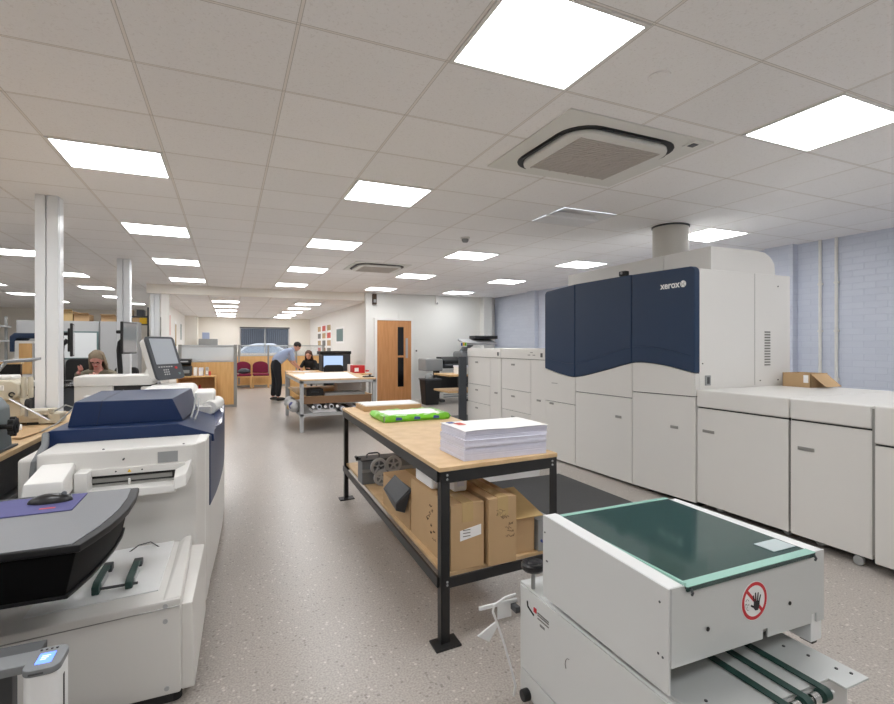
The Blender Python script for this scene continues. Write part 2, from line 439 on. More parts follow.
# window
wf = MB()
for a in ((wx0, wx0 + 0.05, wz0, wz1), (wx1 - 0.05, wx1, wz0, wz1), (wx0, wx1, wz0, wz0 + 0.05), (wx0, wx1, wz1 - 0.05, wz1), (1.41, 1.46, wz0, wz1)):
    wf.box(a[0], a[1], YB + 0.05, YB + 0.1, a[2], a[3])
wo = struct(wf.build('window_1', 'trim white'))
MB().box(wx0 + 0.05, wx1 - 0.05, YB + 0.07, YB + 0.078, wz0 + 0.05, wz1 - 0.05).build('glazing', 'window glass', wo)
b = MB()
n = 24
for k in range(n):
    x = wx0 + 0.04 + (wx1 - wx0 - 0.08) * k / (n - 1)
    b.cbox((x, YB + 0.0, (wz0 + wz1) / 2 - 0.01), (0.075, 0.003, wz1 - wz0 - 0.06), 0, rz=math.radians(82))
th = thing('vertical_blind', 'dark slatted vertical blind hanging across the window on the back wall', 'blind', (1.43, YB, wz1))
b.build('slats', 'blind dark', th)
MB().box(wx0, wx1, YB - 0.03, YB + 0.03, wz1 - 0.04, wz1 + 0.01, 0.004).build('headrail', 'dark grey', th)
# outside, seen through the blind
struct(MB().box(-6, 9, 22.36, 40, -0.2, 0.03).build('ground_outside', 'tarmac', smooth=0))
struct(MB().box(-6, 9, 34, 34.3, -0.1, 5).build('wall_outside', 'outside wall', smooth=0))
th = thing('parked_car', 'white parked car glimpsed outside through the window blinds', 'car', (1.35, 26.2, 0.03))
MB().prism([(-2.0, 0.3), (-2.0, 0.8), (-1.75, 0.95), (-1.05, 1.0), (-0.55, 1.38), (-0.1, 1.5), (0.7, 1.5), (1.45, 1.05), (2.0, 0.95), (2.05, 0.35)], 'y', -0.85, 0.85, 0.06).build('body', 'car white', th, local=True)
MB().prism([(-0.9, 1.03), (-0.5, 1.33), (-0.1, 1.42), (0.65, 1.42), (1.25, 1.06)], 'y', -0.862, 0.862).build('side_window', 'screen glass', th, local=True)
for wx in (-1.25, 1.25):
    for wy in (-0.8, 0.8): MB().cyl((wx, wy - 0.1, 0.31), (wx, wy + 0.1, 0.31), 0.31).build('wheel', 'rubber', th, local=True)

# ------------------------------------------------------------------ ceiling lights
GX = lambda i: 0.949 + 0.679 * i
GY = lambda j: 1.547 + 0.6 * j
def light_proto(cx, cy, z, hx, hy, label):
    t = thing('ceiling_light', label, 'ceiling light', (cx, cy, z), 0, 'square ceiling light panels')
    o = [(cx - hx, cy - hy), (cx + hx, cy - hy), (cx + hx, cy + hy), (cx - hx, cy + hy)]
    e = 0.018
    i = [(cx - hx + e, cy - hy + e), (cx + hx - e, cy - hy + e), (cx + hx - e, cy + hy - e), (cx - hx + e, cy + hy - e)]
    MB().ring(o, i, z - 0.008, z + 0.004).build('frame', 'lamp frame', t, smooth=0)
    MB().box(cx - hx + e, cx + hx - e, cy - hy + e, cy + hy - e, z - 0.004, z + 0.002).build('diffuser', 'lamp lit', t, smooth=0)
    return t
rows = {0: 'nearest', 4: 'second nearest', 8: 'third nearest', 12: 'fourth nearest', 16: 'fifth nearest', 20: 'sixth nearest', 24: 'seventh nearest', 28: 'eighth nearest', -4: 'behind the camera'}
cols = {0: 'the row over the wooden bench', 3: 'the row between bench and tall navy press', 6: 'the row over the tall navy press', -3: 'the row over the blue-lidded copier', -6: 'the row just behind the white columns', -9: 'the outermost row past the white columns'}
proto = None
for i in (0, 3, 6, -3, -6, -9):
    js = [-4, 0, 4, 8, 12, 16] + ([20, 24, 28] if i <= -6 else [])
    for j in js:
        if (i, j) in ((3, 4),): continue
        cx, cy = GX(i + 0.5), GY(j + 0.5)
        lab = ('bright square ceiling panel ' + rows[j] + ' in ' + cols[i]) if j >= 0 else ('bright square ceiling panel behind the camera in ' + cols[i])
        if proto is None: proto = light_proto(cx, cy, CZ, 0.332, 0.293, lab)
        else: copy_tree(proto, (cx, cy, CZ), lab)
fr = ['nearest', 'second', 'middle', 'fourth', 'farthest']
for x, nm in ((-0.05, 'over the low partition'), (2.02, 'over the man in blue')):
    for k, y in enumerate((14.1, 15.9, 17.7, 19.5, 21.15)):
        copy_tree(proto, (x, y, FZ), 'small ceiling panel, %s of the far room row %s' % (fr[k], nm), group='far room ceiling panels')
# empty silver fitting
t = thing('recessed_light_fitting', 'unlit silver square reflector fitting in the ceiling near the air conditioner', 'light fitting', (3.325, 4.245, CZ))
b = MB()
cx, cy = 3.325, 4.245; hx, hy = 0.33, 0.29
L0 = [(cx - hx, cy - hy, CZ - 0.004), (cx + hx, cy - hy, CZ - 0.004), (cx + hx, cy + hy, CZ - 0.004), (cx - hx, cy + hy, CZ - 0.004)]
L1 = [(cx - 0.2, cy - 0.18, CZ + 0.04), (cx + 0.2, cy - 0.18, CZ + 0.04), (cx + 0.2, cy + 0.18, CZ + 0.04), (cx - 0.2, cy + 0.18, CZ + 0.04)]
for k in range(4): b.quad([L0[k], L0[(k + 1) % 4], L1[(k + 1) % 4], L1[k]])
b.quad(L1)
b.build('reflector', 'reflector silver', t, smooth=0)
MB().hexa([(cx - 0.32, cy - 0.03, CZ - 0.003), (cx + 0.32, cy - 0.03, CZ - 0.003), (cx + 0.32, cy + 0.03, CZ - 0.003), (cx - 0.32, cy + 0.03, CZ - 0.003)], [(cx - 0.32, cy - 0.06, CZ + 0.03), (cx + 0.32, cy - 0.06, CZ + 0.03), (cx + 0.32, cy + 0.06, CZ + 0.03), (cx - 0.32, cy + 0.06, CZ + 0.03)], 0.004).build('centre_reflector', 'reflector silver', t)

def cassette(x0, x1, y0, y1, label, ring):
    cx, cy = ring[0], ring[1]; hx, hy = ring[2], ring[3]
    t = thing('air_conditioner', label, 'air conditioner', (cx, cy, CZ), 0)
    MB().box(x0, x1, y0, y1, CZ - 0.012, CZ, 0.004).build('ceiling_panel', 'wall grey white', t)
    MB().ring(rrect(cx, cy, hx, hy, 0.2), rrect(cx, cy, hx - 0.045, hy - 0.045, 0.17), CZ - 0.016, CZ - 0.011).build('air_slot', 'black', t)
    MB().prism(rrect(cx, cy, hx - 0.04, hy - 0.04, 0.17), 'z', CZ - 0.045, CZ - 0.012, 0.012).build('cover', 'wall grey white', t)
    for a in range(4):
        s = 1 if a < 2 else -1
        if a % 2 == 0: MB().cbox((cx + s * (hx - 0.025), cy, CZ - 0.02), (0.03, hy * 1.1, 0.006), 0.002, ry=s * 0.3).build('louvre', 'dark grey', t)
        else: MB().cbox((cx, cy + s * (hy - 0.025), CZ - 0.02), (hx * 1.1, 0.03, 0.006), 0.002, rx=-s * 0.3).build('louvre', 'dark grey', t)
    g = MB()
    gx, gy = hx * 0.72, hy * 0.70
    n = 22
    for k in range(n): g.box(cx - gx, cx + gx, cy - gy + 2 * gy * k / n, cy - gy + 2 * gy * (k + 0.62) / n, CZ - 0.05, CZ - 0.044)
    for k in range(5): g.box(cx - gx + 2 * gx * k / 4 - 0.004, cx - gx + 2 * gx * k / 4 + 0.004, cy - gy, cy + gy, CZ - 0.051, CZ - 0.044)
    g.build('grille', 'grille grey', t, smooth=0)
    return t
ac = cassette(1.77, 2.93, 2.28, 3.27, 'large square ceiling air conditioner with grey grille nearest the camera', (2.345, 2.78, 0.455, 0.405))
MB().box(2.77, 2.86, 2.30, 2.40, CZ - 0.018, CZ - 0.011, 0.003).build('sensor_window', 'wall grey white', ac)
MB().box(2.79, 2.84, 2.325, 2.375, CZ - 0.022, CZ - 0.017, 0.003).build('sensor', 'dark grey', ac)
cassette(1.86, 2.80, 7.8, 8.75, 'smaller-looking ceiling air conditioner far off between two lit panels', (2.33, 8.27, 0.41, 0.41))
t = thing('smoke_detector', 'small round white smoke detector on the ceiling', 'smoke detector', (2.70, 5.56, CZ))
MB().lathe([(0.06, 0), (0.06, -0.012), (0.05, -0.02)], (2.70, 5.56, CZ)).build('base', 'trim white', t)
MB().lathe([(0.04, -0.018), (0.045, -0.035), (0.03, -0.06), (0.01, -0.062)], (2.70, 5.56, CZ)).build('sensing_head', 'mid grey', t)
tag(MB().lathe([(0.055, 0.0), (0.055, -0.006), (0.03, -0.012), (0.01, -0.012)], (1.97, 1.84, CZ)).build('ceiling_speaker', 'ceil', smooth=40, shift=(1.97, 1.84, CZ)), 'faint round disc in the ceiling tile beside the largest light', 'speaker')
t = thing('alarm_sounder', 'small dark alarm box high on the wall corner near the oak door', 'alarm', (3.41, 12.34, 2.6))
MB().box(3.36, 3.46, 12.25, 12.35, 2.47, 2.74, 0.01).build('housing', 'ink', t)
MB().box(3.375, 3.445, 12.242, 12.252, 2.52, 2.60, 0.004).build('lens', 'mid grey', t)
t = thing('movement_sensor', 'white stub of trunking at the top of the wall right of the door', 'sensor', (5.1, 12.3, 2.6))
MB().box(5.10, 5.17, 12.28, 12.35, 2.55, CZ, 0.006).build('housing', 'trim white', t)
MB().sph((5.135, 12.29, 2.56), (0.03, 0.02, 0.03)).build('lens', 'mid grey', t)
t = thing('door_entry_switch', 'small white wall plate with black button beside the oak door', 'switch', (4.55, 12.34, 1.29))
MB().box(4.50, 4.60, 12.325, 12.35, 1.22, 1.36, 0.006).build('plate', 'trim white', t)
MB().box(4.535, 4.575, 12.318, 12.328, 1.27, 1.31, 0.004).build('button', 'black', t)
pn = ['nearer the small pillar', 'farther from the small pillar']
for k, y in enumerate((3.875, 3.69)):
    t = thing('wall_conduit', 'thin pale vertical conduit on the blue wall, ' + pn[k], 'pipe', (XR - 0.02, y, 0.7), 0, 'conduits on the blue wall')
    MB().cyl((XR - 0.02, y, 0.6), (XR - 0.02, y, CZ), 0.018, 12).build('pipe', 'trim white', t)
    for z in (1.0, 1.6, 2.2): MB().box(XR - 0.03, XR, y - 0.028, y + 0.028, z, z + 0.025, 0.004).build('clip', 'trim white', t)
# ------------------------------------------------------------------ tall digital press line on the right
PX = 3.75
mat('duct grey', (206, 203, 196), 0.5, var=0.06, scale=4)
def flip(P): return P
def wave(y):
    K = [(3.06, 1.178), (3.093, 1.183), (3.434, 1.242), (3.70, 1.262), (3.847, 1.251), (4.286, 1.147), (4.74, 1.057), (5.0, 1.075), (5.34, 1.135)]
    for a in range(len(K) - 1):
        if K[a][0] <= y <= K[a + 1][0]:
            p0 = K[max(a - 1, 0)]; p1 = K[a]; p2 = K[a + 1]; p3 = K[min(a + 2, len(K) - 1)]
            t = (y - p1[0]) / (p2[0] - p1[0]); h = p2[0] - p1[0]
            m1 = (p2[1] - p0[1]) / (p2[0] - p0[0]); m2 = (p3[1] - p1[1]) / max(p3[0] - p1[0], 1e-6)
            return (2*t**3 - 3*t*t + 1)*p1[1] + (t**3 - 2*t*t + t)*h*m1 + (-2*t**3 + 3*t*t)*p2[1] + (t**3 - t*t)*h*m2
    return K[-1][1] if y > K[-1][0] else K[0][1]
def handle(parent, y, z, w=0.085, x=PX, nm='handle'):
    MB().box(x - 0.006, x + 0.004, y - w / 2, y + w / 2, z - 0.013, z + 0.013, 0.003).build(nm, 'handle grey', parent)
P = thing('printing_press', 'tall white digital press with three navy blue upper doors and a round ceiling duct', 'printing press', (PX, 4.2, 0))
MB().box(PX + 0.045, 5.05, 3.10, 5.34, 0.07, 2.11, 0.008).build('cabinet', 'press white', P)
MB().box(PX + 0.08, 5.0, 3.14, 5.30, 0.0, 0.08).build('plinth', 'press gap', P)
MB().box(PX + 0.012, PX + 0.05, 3.105, 5.335, 0.075, 2.10).build('front_frame', 'press gap', P)
bays = ((3.097, 3.836), (3.842, 4.733), (4.739, 5.34))
seamz = ((0.98, 0.964), (0.896, 0.888), (0.727, 0.727))
tops = ((2.13, 2.145), (2.147, 2.15), (2.15, 2.122))
for k, (a, b) in enumerate(bays):
    ys = [a + (b - a) * i / 16 for i in range(17)]
    bot = [(y, wave(y) + 0.004) for y in ys]
    up = []
    r = 0.055
    if k == 0:
        up += [(b, tops[0][1])]
        up += [(a + r + r * math.cos(q), tops[0][0] - r + r * math.sin(q)) for q in [PI/2 + PI/2 * i / 6 for i in range(7)]]
    elif k == 2:
        up += [(b - r + r * math.cos(q), tops[2][1] - r + r * math.sin(q)) for q in [PI/2 * i / 6 for i in range(7)]]
        up += [(a, tops[2][0])]
    else: up = [(b, tops[1][1]), (a, tops[1][0])]
    dn = MB().prism(bot + up, 'x', PX - 0.02, PX + 0.05, 0.012, 3).build('upper_door', 'press navy', P)
    tag(dn, 'glossy navy upper door')
    rid = MB().tube([(PX - 0.019, y, wave(y) + 0.145 + 0.02 * math.sin((y - 3.1) * 1.4)) for y in [a + 0.012 + (b - a - 0.024) * i / 20 for i in range(21)]], 0.004, 6)
    rid.build('contour_ridge', 'press navy', dn)
    # white panel between wave and seam
    low = [(a, seamz[k][0] + 0.004), (b, seamz[k][1] + 0.004)]
    MB().prism(low + [(y, wave(y) - 0.001) for y in ys[::-1]], 'x', PX - 0.012, PX + 0.04, 0.004, 2, 0.6).build('middle_panel', 'press white', P)
    ld = MB().prism([(a, (0.053, 0.03, 0.02)[k]), (b, (0.03, 0.02, 0.012)[k]), (b, seamz[k][1] - 0.004), (a, seamz[k][0] - 0.004)], 'x', PX - 0.012, PX + 0.04, 0.006).build('lower_door', 'press white', P)
    handle(ld, (3.319, 4.03, 5.2)[k], (0.684, 0.684, 0.70)[k], x=PX - 0.012)
MB().box(PX - 0.016, PX, 5.08, 5.20, 0.955, 0.963, 0.002).build('badge', 'handle grey', P)
# logo
Ml = Matrix.Translation((PX - 0.0205, 3.362, 1.984)) @ Matrix(((0, 0, -1, 0), (-1, 0, 0, 0), (0, 1, 0, 0), (0, 0, 0, 1)))
text_obj('logo_text', 'xerox', 0.088, Ml, 'logo white', P, 0.001, 0.0022)
lg = MB().cyl((PX - 0.024, 3.215, 1.982), (PX - 0.018, 3.215, 1.982), 0.03, 24).build('logo_sphere', 'logo white', P)
tag(lg, 'white round logo mark')
x = MB()
for s in (-1, 1): x.tube([(PX - 0.025, 3.215 + s * 0.018, 2.0), (PX - 0.0255, 3.215 + s * 0.005, 1.982), (PX - 0.025, 3.215 + s * 0.018, 1.964)], 0.002, 6)
x.build('logo_ribbons', 'handle grey', lg)
# side face details
s = MB(); s.box(4.523, 4.527, 3.098, 3.104, 1.06, 2.105); s.build('side_seam', 'handle grey', P, smooth=0)
v = MB()
for k in range(13): v.box(4.665, 4.745, 3.096, 3.104, 1.24 + k * 0.026, 1.252 + k * 0.026)
v.build('vent_slots', 'ink grey', P, smooth=0)
sk = MB().box(3.86, 3.93, 3.092, 3.102, 1.075, 1.165, 0.004).build('side_latch', 'mid grey', P)
MB().box(3.88, 3.91, 3.088, 3.094, 1.09, 1.15, 0.002).build('latch_key', 'dark grey', sk)
for (xx, zz) in ((3.83, 1.27), (4.6, 1.10), (4.86, 1.10), (4.86, 2.0)): MB().cyl((xx, 3.094, zz), (xx, 3.102, zz), 0.006, 10).build('screw', 'dark grey', P)
# hood and duct
hood = [(3.99, 2.11), (3.99, 2.328), (4.58, 2.335), (4.73, 2.325), (4.80, 2.295), (4.84, 2.265), (4.875, 2.22), (4.89, 2.11)]
h = MB()
h.prism(hood, 'y', 3.14, 3.668, 0.006, 2, 0.7)
h.prism(hood, 'y', 3.674, 5.2, 0.006, 2, 0.7)
h.build('extraction_hood', 'press white', P)
MB().lathe([(0.19, 2.31), (0.19, CZ - 0.012)], (4.57, 4.11, 0), 32).build('exhaust_duct', 'duct grey', P)
MB().lathe([(0.20, CZ - 0.02), (0.20, CZ - 0.002)], (4.57, 4.11, 0), 32).build('duct_gap_ring', 'dark grey', P)  # dark ring, coloured to stand for the dark hole around the duct
sb = MB().box(3.73, 3.79, 3.93, 4.02, 2.15, 2.20, 0.008).build('top_sensor', 'black', P)
MB().cyl((3.722, 3.975, 2.178), (3.732, 3.975, 2.178), 0.014, 12).build('sensor_lens', 'mid grey', sb)

def feeder(y0, label):
    t = thing('paper_feeder', label, 'paper feeder cabinet', (PX, y0, 0), 0, 'white paper feeder cabinets')
    y1 = y0 + 1.128; ym = y0 + 0.34
    MB().box(PX + 0.03, 4.65, y0, y1, 0.06, 1.37, 0.006).build('cabinet', 'press white', t)
    MB().box(PX + 0.06, 4.6, y0 + 0.03, y1 - 0.03, 0.0, 0.07).build('plinth', 'press gap', t)
    MB().box(PX + 0.016, PX + 0.032, y0 + 0.004, y1 - 0.004, 0.07, 1.36).build('front_frame', 'press gap', t)
    tp = MB().box(PX - 0.01, 4.66, y0, y1, 1.243, 1.385, 0.008).build('top_panel', 'press white', t)
    MB().box(PX - 0.014, PX - 0.008, y0 + 0.05, y0 + 0.095, 1.275, 1.33, 0.002).build('indicator', 'dark grey', tp)
    def door(a, b, c, d, hy, hz):
        q = MB().box(PX, PX + 0.03, a, b, c, d, 0.004).build('drawer_front', 'press white', t)
        handle(q, hy, hz, 0.09)
    door(ym + 0.003, y1 - 0.003, 0.793, 1.238, y1 - 0.33, 1.155)
    door(ym + 0.003, y1 - 0.003, 0.493, 0.787, y1 - 0.33, 0.70)
    door(ym + 0.003, y1 - 0.003, 0.07, 0.487, y1 - 0.33, 0.405)
    door(y0 + 0.003, ym - 0.003, 0.07, 1.238, y0 + 0.15, 0.705)
    return t
fb = feeder(5.352, 'white paper feeder cabinet standing directly against the tall navy press')
fa = copy_tree(fb, (PX, 6.492, 0), 'farther white paper feeder cabinet beside the wooden shelf trolley')
bt = MB()
for (yy, zz) in ((5.66, 1.335), (5.60, 1.30), (5.72, 1.30)): bt.box(PX - 0.013, PX - 0.008, yy - 0.03, yy + 0.03, zz - 0.006, zz + 0.006, 0.001)
bt.build('status_marks', 'handle grey', fb)

def low_module(y0, y1, label, hy, name='output_stacker', x0=PX, slab=(0.892, 1.047), front=None):
    t = thing(name, label, 'press output cabinet', (x0, y0, 0), 0)
    MB().box(x0 + 0.03, 5.1, y0 + 0.002, y1 - 0.002, 0.075, slab[0], 0.004).build('cabinet', 'press white', t)
    MB().box(x0 + 0.012, x0 + 0.032, y0 + 0.006, y1 - 0.006, 0.085, slab[0] + 0.02).build('front_frame', 'press gap', t)
    MB().box(x0 + 0.1, 5.05, y0 + 0.03, y1 - 0.03, 0.03, 0.08).build('underframe', 'press gap', t)
    MB().box(x0 - 0.008, 5.12, y0 + 0.003, y1 - 0.003, slab[0] + 0.006, slab[1], 0.012, 3).build('top_cover', 'press white', t)
    d = MB().box(x0 - 0.002, x0 + 0.03, y0 + 0.006, y1 - 0.004, 0.066, slab[0] - 0.006, 0.006).build('door', 'press white', t)
    if hy: handle(d, hy, 0.696, 0.11, x0 - 0.002)
    for yy in (y0 + 0.085, y1 - 0.14):
        for xx in ((x0 + 0.012) if (front and yy < (y0 + y1) / 2) else (x0 + 0.12), 4.95):
            c = MB().cyl((xx - 0.013, yy, 0.032), (xx + 0.013, yy, 0.032), 0.032, 18, bev=0.005).build('castor', 'steel grey', t)
            MB().box(xx + 0.014, xx + 0.03, yy - 0.02, yy + 0.02, 0.03, 0.085, 0.004).build('castor_fork', 'dark grey', c)
    return t
low_module(2.309, 3.09, 'low white press cabinet joined to the side of the tall navy press', 2.974)
low_module(1.79, 2.305, 'low narrow white press cabinet, second along from the tall navy press', 2.193, front=True)
e = low_module(0.45, 1.765, 'nearest low white press cabinet at the end of the line, cut by the frame', None, 'finishing_cabinet', PX - 0.05, (0.81, 1.054))
MB().box(PX - 0.02, PX + 0.02, 1.766, 1.789, 0.1, 1.03).build('end_strip', 'handle grey', e)
t = thing('cardboard_box', 'open brown cardboard box on the low press cabinet by the blue wall', 'box', (4.95, 2.9, 1.047))
b = MB()
b.box(4.82, 5.07, 2.78, 3.03, 1.047, 1.052)
for a in ((4.82, 4.826, 2.78, 3.03), (5.064, 5.07, 2.78, 3.03), (4.82, 5.07, 2.78, 2.786), (4.82, 5.07, 3.024, 3.03)): b.box(a[0], a[1], a[2], a[3], 1.05, 1.175)
b.build('carton', 'carton', t)
MB().hexa([(4.83, 2.66, 1.06), (5.06, 2.66, 1.06), (5.06, 2.785, 1.17), (4.83, 2.785, 1.17)], [(4.83, 2.66, 1.064), (5.06, 2.66, 1.064), (5.06, 2.785, 1.174), (4.83, 2.785, 1.174)]).build('flap', 'carton', t)
MB().box(4.815, 4.822, 2.80, 2.84, 1.09, 1.16).build('label_patch', 'paper', t)

# ------------------------------------------------------------------ floor mat, shelf trolley
tag(MB().box(1.95, 3.36, 3.2, 4.54, 0.0, 0.012, 0.004).build('floor_mat', 'mat grey', shift=(2.6, 3.9, 0)), 'dark grey rubber mat on the floor between bench and press', 'mat')
t = thing('shelf_trolley', 'small trolley with wooden shelves and dark post beyond the feeder cabinets', 'trolley', (3.7, 8.0, 0))
for z in (0.62, 0.90): MB().box(3.42, 4.15, 7.68, 8.35, z, z + 0.03, 0.004).build('shelf', 'shelf wood', t)
MB().box(3.44, 4.15, 7.70, 8.33, 0.10, 0.14, 0.004).build('base', 'dark grey', t)
for yy in (7.66,): MB().box(3.60, 3.74, yy - 0.02, yy + 0.02, 0.08, 1.24, 0.004).build('post', 'slate', t)
for xx in (3.5, 4.1):
    for yy in (7.74, 8.28): MB().cyl((xx, yy - 0.015, 0.04), (xx, yy + 0.015, 0.04), 0.04, 16).build('castor', 'rubber', t)
t = thing('white_carton', 'white paper carton on the upper shelf of the wooden trolley', 'box', (3.9, 8.0, 0.93))
MB().box(3.68, 3.95, 7.76, 8.05, 0.93, 1.06, 0.004).build('carton', 'paper', t)
MB().box(3.675, 3.955, 7.75, 8.06, 1.05, 1.075, 0.003).build('lid', 'paper cool', t)
t = thing('floor_carton', 'low white carton on the floor behind the bench by the mat', 'box', (2.8, 4.75, 0))
MB().box(2.43, 3.12, 4.56, 4.98, 0, 0.30, 0.004).build('carton', 'paper', t)
MB().box(2.42, 3.13, 4.55, 4.99, 0.22, 0.31, 0.004).build('lid', 'paper', t)

# ------------------------------------------------------------------ workbench in the middle
B = thing('workbench', 'long wooden-topped workbench on a black steel frame in the middle of the floor', 'workbench', (1.28, 3.35, 0))
bx0, bx1, by0, by1 = 0.905, 1.60, 2.135, 4.60
MB().box(bx0, bx1, by0, by1, 0.828, 0.85, 0.003).build('tabletop', 'mdf', B)
MB().box(bx0 + 0.035, bx1 - 0.035, by0 + 0.02, by1 - 0.02, 0.313, 0.333, 0.002).build('lower_shelf', 'mdf', B)
def rails(z0, z1, nm):
    for a in ((bx0 + 0.03, bx1 - 0.03, by0, by0 + 0.012), (bx0 + 0.03, bx1 - 0.03, by1 - 0.012, by1), (bx0, bx0 + 0.012, by0 + 0.03, by1 - 0.03), (bx1 - 0.012, bx1, by0 + 0.03, by1 - 0.03)):
        MB().box(a[0], a[1], a[2], a[3], z0, z1, 0.002).build(nm, 'black steel', B)
rails(0.772, 0.828, 'top_rail'); rails(0.268, 0.318, 'shelf_rail')
for sx in (0, 1):
    for sy in (0, 1):
        X = bx0 + 0.012 if sx == 0 else bx1 - 0.004; Y = by0 + 0.002 if sy == 0 else by1 - 0.004
        ux = 1 if sx == 0 else -1; uy = 1 if sy == 0 else -1
        lg = MB()
        lg.box(min(X, X + ux * 0.044), max(X, X + ux * 0.044), min(Y, Y + uy * 0.006), max(Y, Y + uy * 0.006), 0.006, 0.828)
        lg.box(min(X, X + ux * 0.006), max(X, X + ux * 0.006), min(Y, Y + uy * 0.05), max(Y, Y + uy * 0.05), 0.006, 0.828)
        l = lg.build('leg', 'black steel', B, smooth=0)
        MB().cbox((X + ux * 0.025, Y + uy * 0.01, 0.005), (0.13, 0.10, 0.01), 0.002).build('foot_plate', 'black steel', l)
        bo = MB()
        for z in (0.285, 0.30, 0.79, 0.81): bo.sph((X + ux * 0.03, Y - uy * 0.002, z), 0.006, 8)
        bo.build('bolts', 'steel grey', l)
# the top is not quite square: near end splayed a little
for o in [B] + list(B.children_recursive):
    if o.type != 'MESH': continue
    for v in o.data.vertices:
        x, y = v.co.x + B.location.x, v.co.y + B.location.y
        a, b_ = (x - bx0) / (bx1 - bx0), (y - by0) / (by1 - by0)
        P00, P10, P01, P11 = (0.915, 2.165), (1.63, 2.215), (0.975, 4.63), (1.70, 4.69)
        v.co.x = (P00[0]*(1-a)*(1-b_) + P10[0]*a*(1-b_) + P01[0]*(1-a)*b_ + P11[0]*a*b_) - B.location.x
        v.co.y = (P00[1]*(1-a)*(1-b_) + P10[1]*a*(1-b_) + P01[1]*(1-a)*b_ + P11[1]*a*b_) - B.location.y
# paper stack
t = thing('paper_stack', 'tall stack of loose white printed sheets on the near corner of the bench', 'stack of paper', (1.32, 2.38, 0.85))
z = 0.85
random.seed(3)
for k, hgt in enumerate((0.056, 0.014, 0.034, 0.016, 0.03)):
    dx, dy = random.uniform(-.008, .008), random.uniform(-.008, .008)
    b = MB()
    m = max(2, int(hgt / 0.004)); zz = z
    for q in range(m):
        h1 = hgt / m; jx, jy = random.uniform(-.0025, .0025), random.uniform(-.0025, .0025)
        b.box(1.085 + dx + jx, 1.575 + dx + jx, 2.235 + dy + jy, 2.545 + dy + jy, zz, zz + h1 * 0.97)
        zz += h1
    b.build('paper_bundle', 'paper lilac' if k % 2 == 0 else 'paper cool', t, smooth=0)
    z += hgt
# softly waved top sheet
b = MB(); N = 14
def tz(u, v): return z + 0.0006 + 0.004 * abs(math.sin(u * 6 + v * 2)) * (1 - v) + 0.003 * (u ** 6)
V = [[(1.08 + 0.5 * i / N, 2.228 + 0.32 * j / N, tz(i / N, j / N)) for j in range(N + 1)] for i in range(N + 1)]
for i in range(N):
    for j in range(N): b.quad([V[i][j], V[i + 1][j], V[i + 1][j + 1], V[i][j + 1]])
bmesh.ops.remove_doubles(b.bm, verts=b.bm.verts[:], dist=1e-5)
bmesh.ops.solidify(b.bm, geom=b.bm.faces[:], thickness=0.0008)
ts = b.build('top_sheet', 'paper', t, smooth=60)
def sheet_patch(i0, i1, j0, j1, m, nm):
    q = MB()
    pts = [(1.08 + 0.5 * a, 2.228 + 0.32 * c, tz(a, c) + 0.0022) for a, c in ((i0, j0), (i1, j0), (i1, j1), (i0, j1))]
    q.hexa(pts, [(p[0], p[1], p[2] + 0.0006) for p in pts]); q.build(nm, m, ts, smooth=0)
sheet_patch(0.10, 0.19, 0.55, 0.80, 'print red', 'print_patch'); sheet_patch(0.05, 0.13, 0.78, 0.93, 'print blue', 'print_patch')
# opened green ream
t = thing('paper_ream', 'ream of white paper lying in torn bright green wrapping on the bench', 'ream of paper', (1.34, 3.76, 0.85))
MB().box(1.075, 1.60, 3.60, 3.95, 0.853, 0.897, 0.002).build('paper', 'paper', t)
b = MB(); random.seed(5)
def wrapper(p, q, n, zt, out):
    L = []
    for i in range(n + 1):
        a = i / n; x = p[0] + (q[0] - p[0]) * a; y = p[1] + (q[1] - p[1]) * a
        L.append([(x + out[0] * 0.004, y + out[1] * 0.004, 0.8505), (x + out[0] * (0.012 + random.uniform(0, .012)), y + out[1] * (0.012 + random.uniform(0, .012)), 0.872), (x + out[0] * random.uniform(0.002, .012), y + out[1] * random.uniform(.002, .012), zt + random.uniform(-.006, .008)), (x - out[0] * random.uniform(.015, .05), y - out[1] * random.uniform(.015, .05), zt + 0.001 + random.uniform(0, .003))])
    for i in range(n):
        for j in range(3): b.quad([L[i][j], L[i + 1][j], L[i + 1][j + 1], L[i][j + 1]])
wrapper((1.075, 3.60), (1.60, 3.60), 16, 0.897, (0, -1)); wrapper((1.60, 3.60), (1.60, 3.95), 10, 0.897, (1, 0))
wrapper((1.60, 3.95), (1.075, 3.95), 12, 0.897, (0, 1)); wrapper((1.075, 3.95), (1.075, 3.60), 10, 0.899, (-1, 0))
bmesh.ops.remove_doubles(b.bm, verts=b.bm.verts[:], dist=2e-4)
bmesh.ops.solidify(b.bm, geom=b.bm.faces[:], thickness=0.0012)
gw = b.build('wrapper', 'green wrap', t, smooth=60)
tag(gw, 'crumpled bright green wrapper')
for u in (0.2, 0.48, 0.78):
    xx = 1.075 + 0.525 * u
    MB().hexa([(xx - 0.025, 3.574, 0.866), (xx + 0.025, 3.574, 0.866), (xx + 0.025, 3.577, 0.884), (xx - 0.02, 3.577, 0.888)], [(xx - 0.025, 3.571, 0.866), (xx + 0.025, 3.571, 0.866), (xx + 0.025, 3.574, 0.884), (xx - 0.02, 3.574, 0.888)]).build('wrapper_mark', 'print blue', gw)
t = thing('kraft_paper_parcel', 'flat brown kraft parcel with white sheets on top at the far end of bench', 'parcel', (1.36, 4.42, 0.85))
MB().box(1.09, 1.63, 4.27, 4.58, 0.85, 0.892, 0.006).build('wrapper', 'carton', t)
MB().box(1.11, 1.62, 4.285, 4.575, 0.892, 0.902, 0.002).build('sheets', 'paper', t)

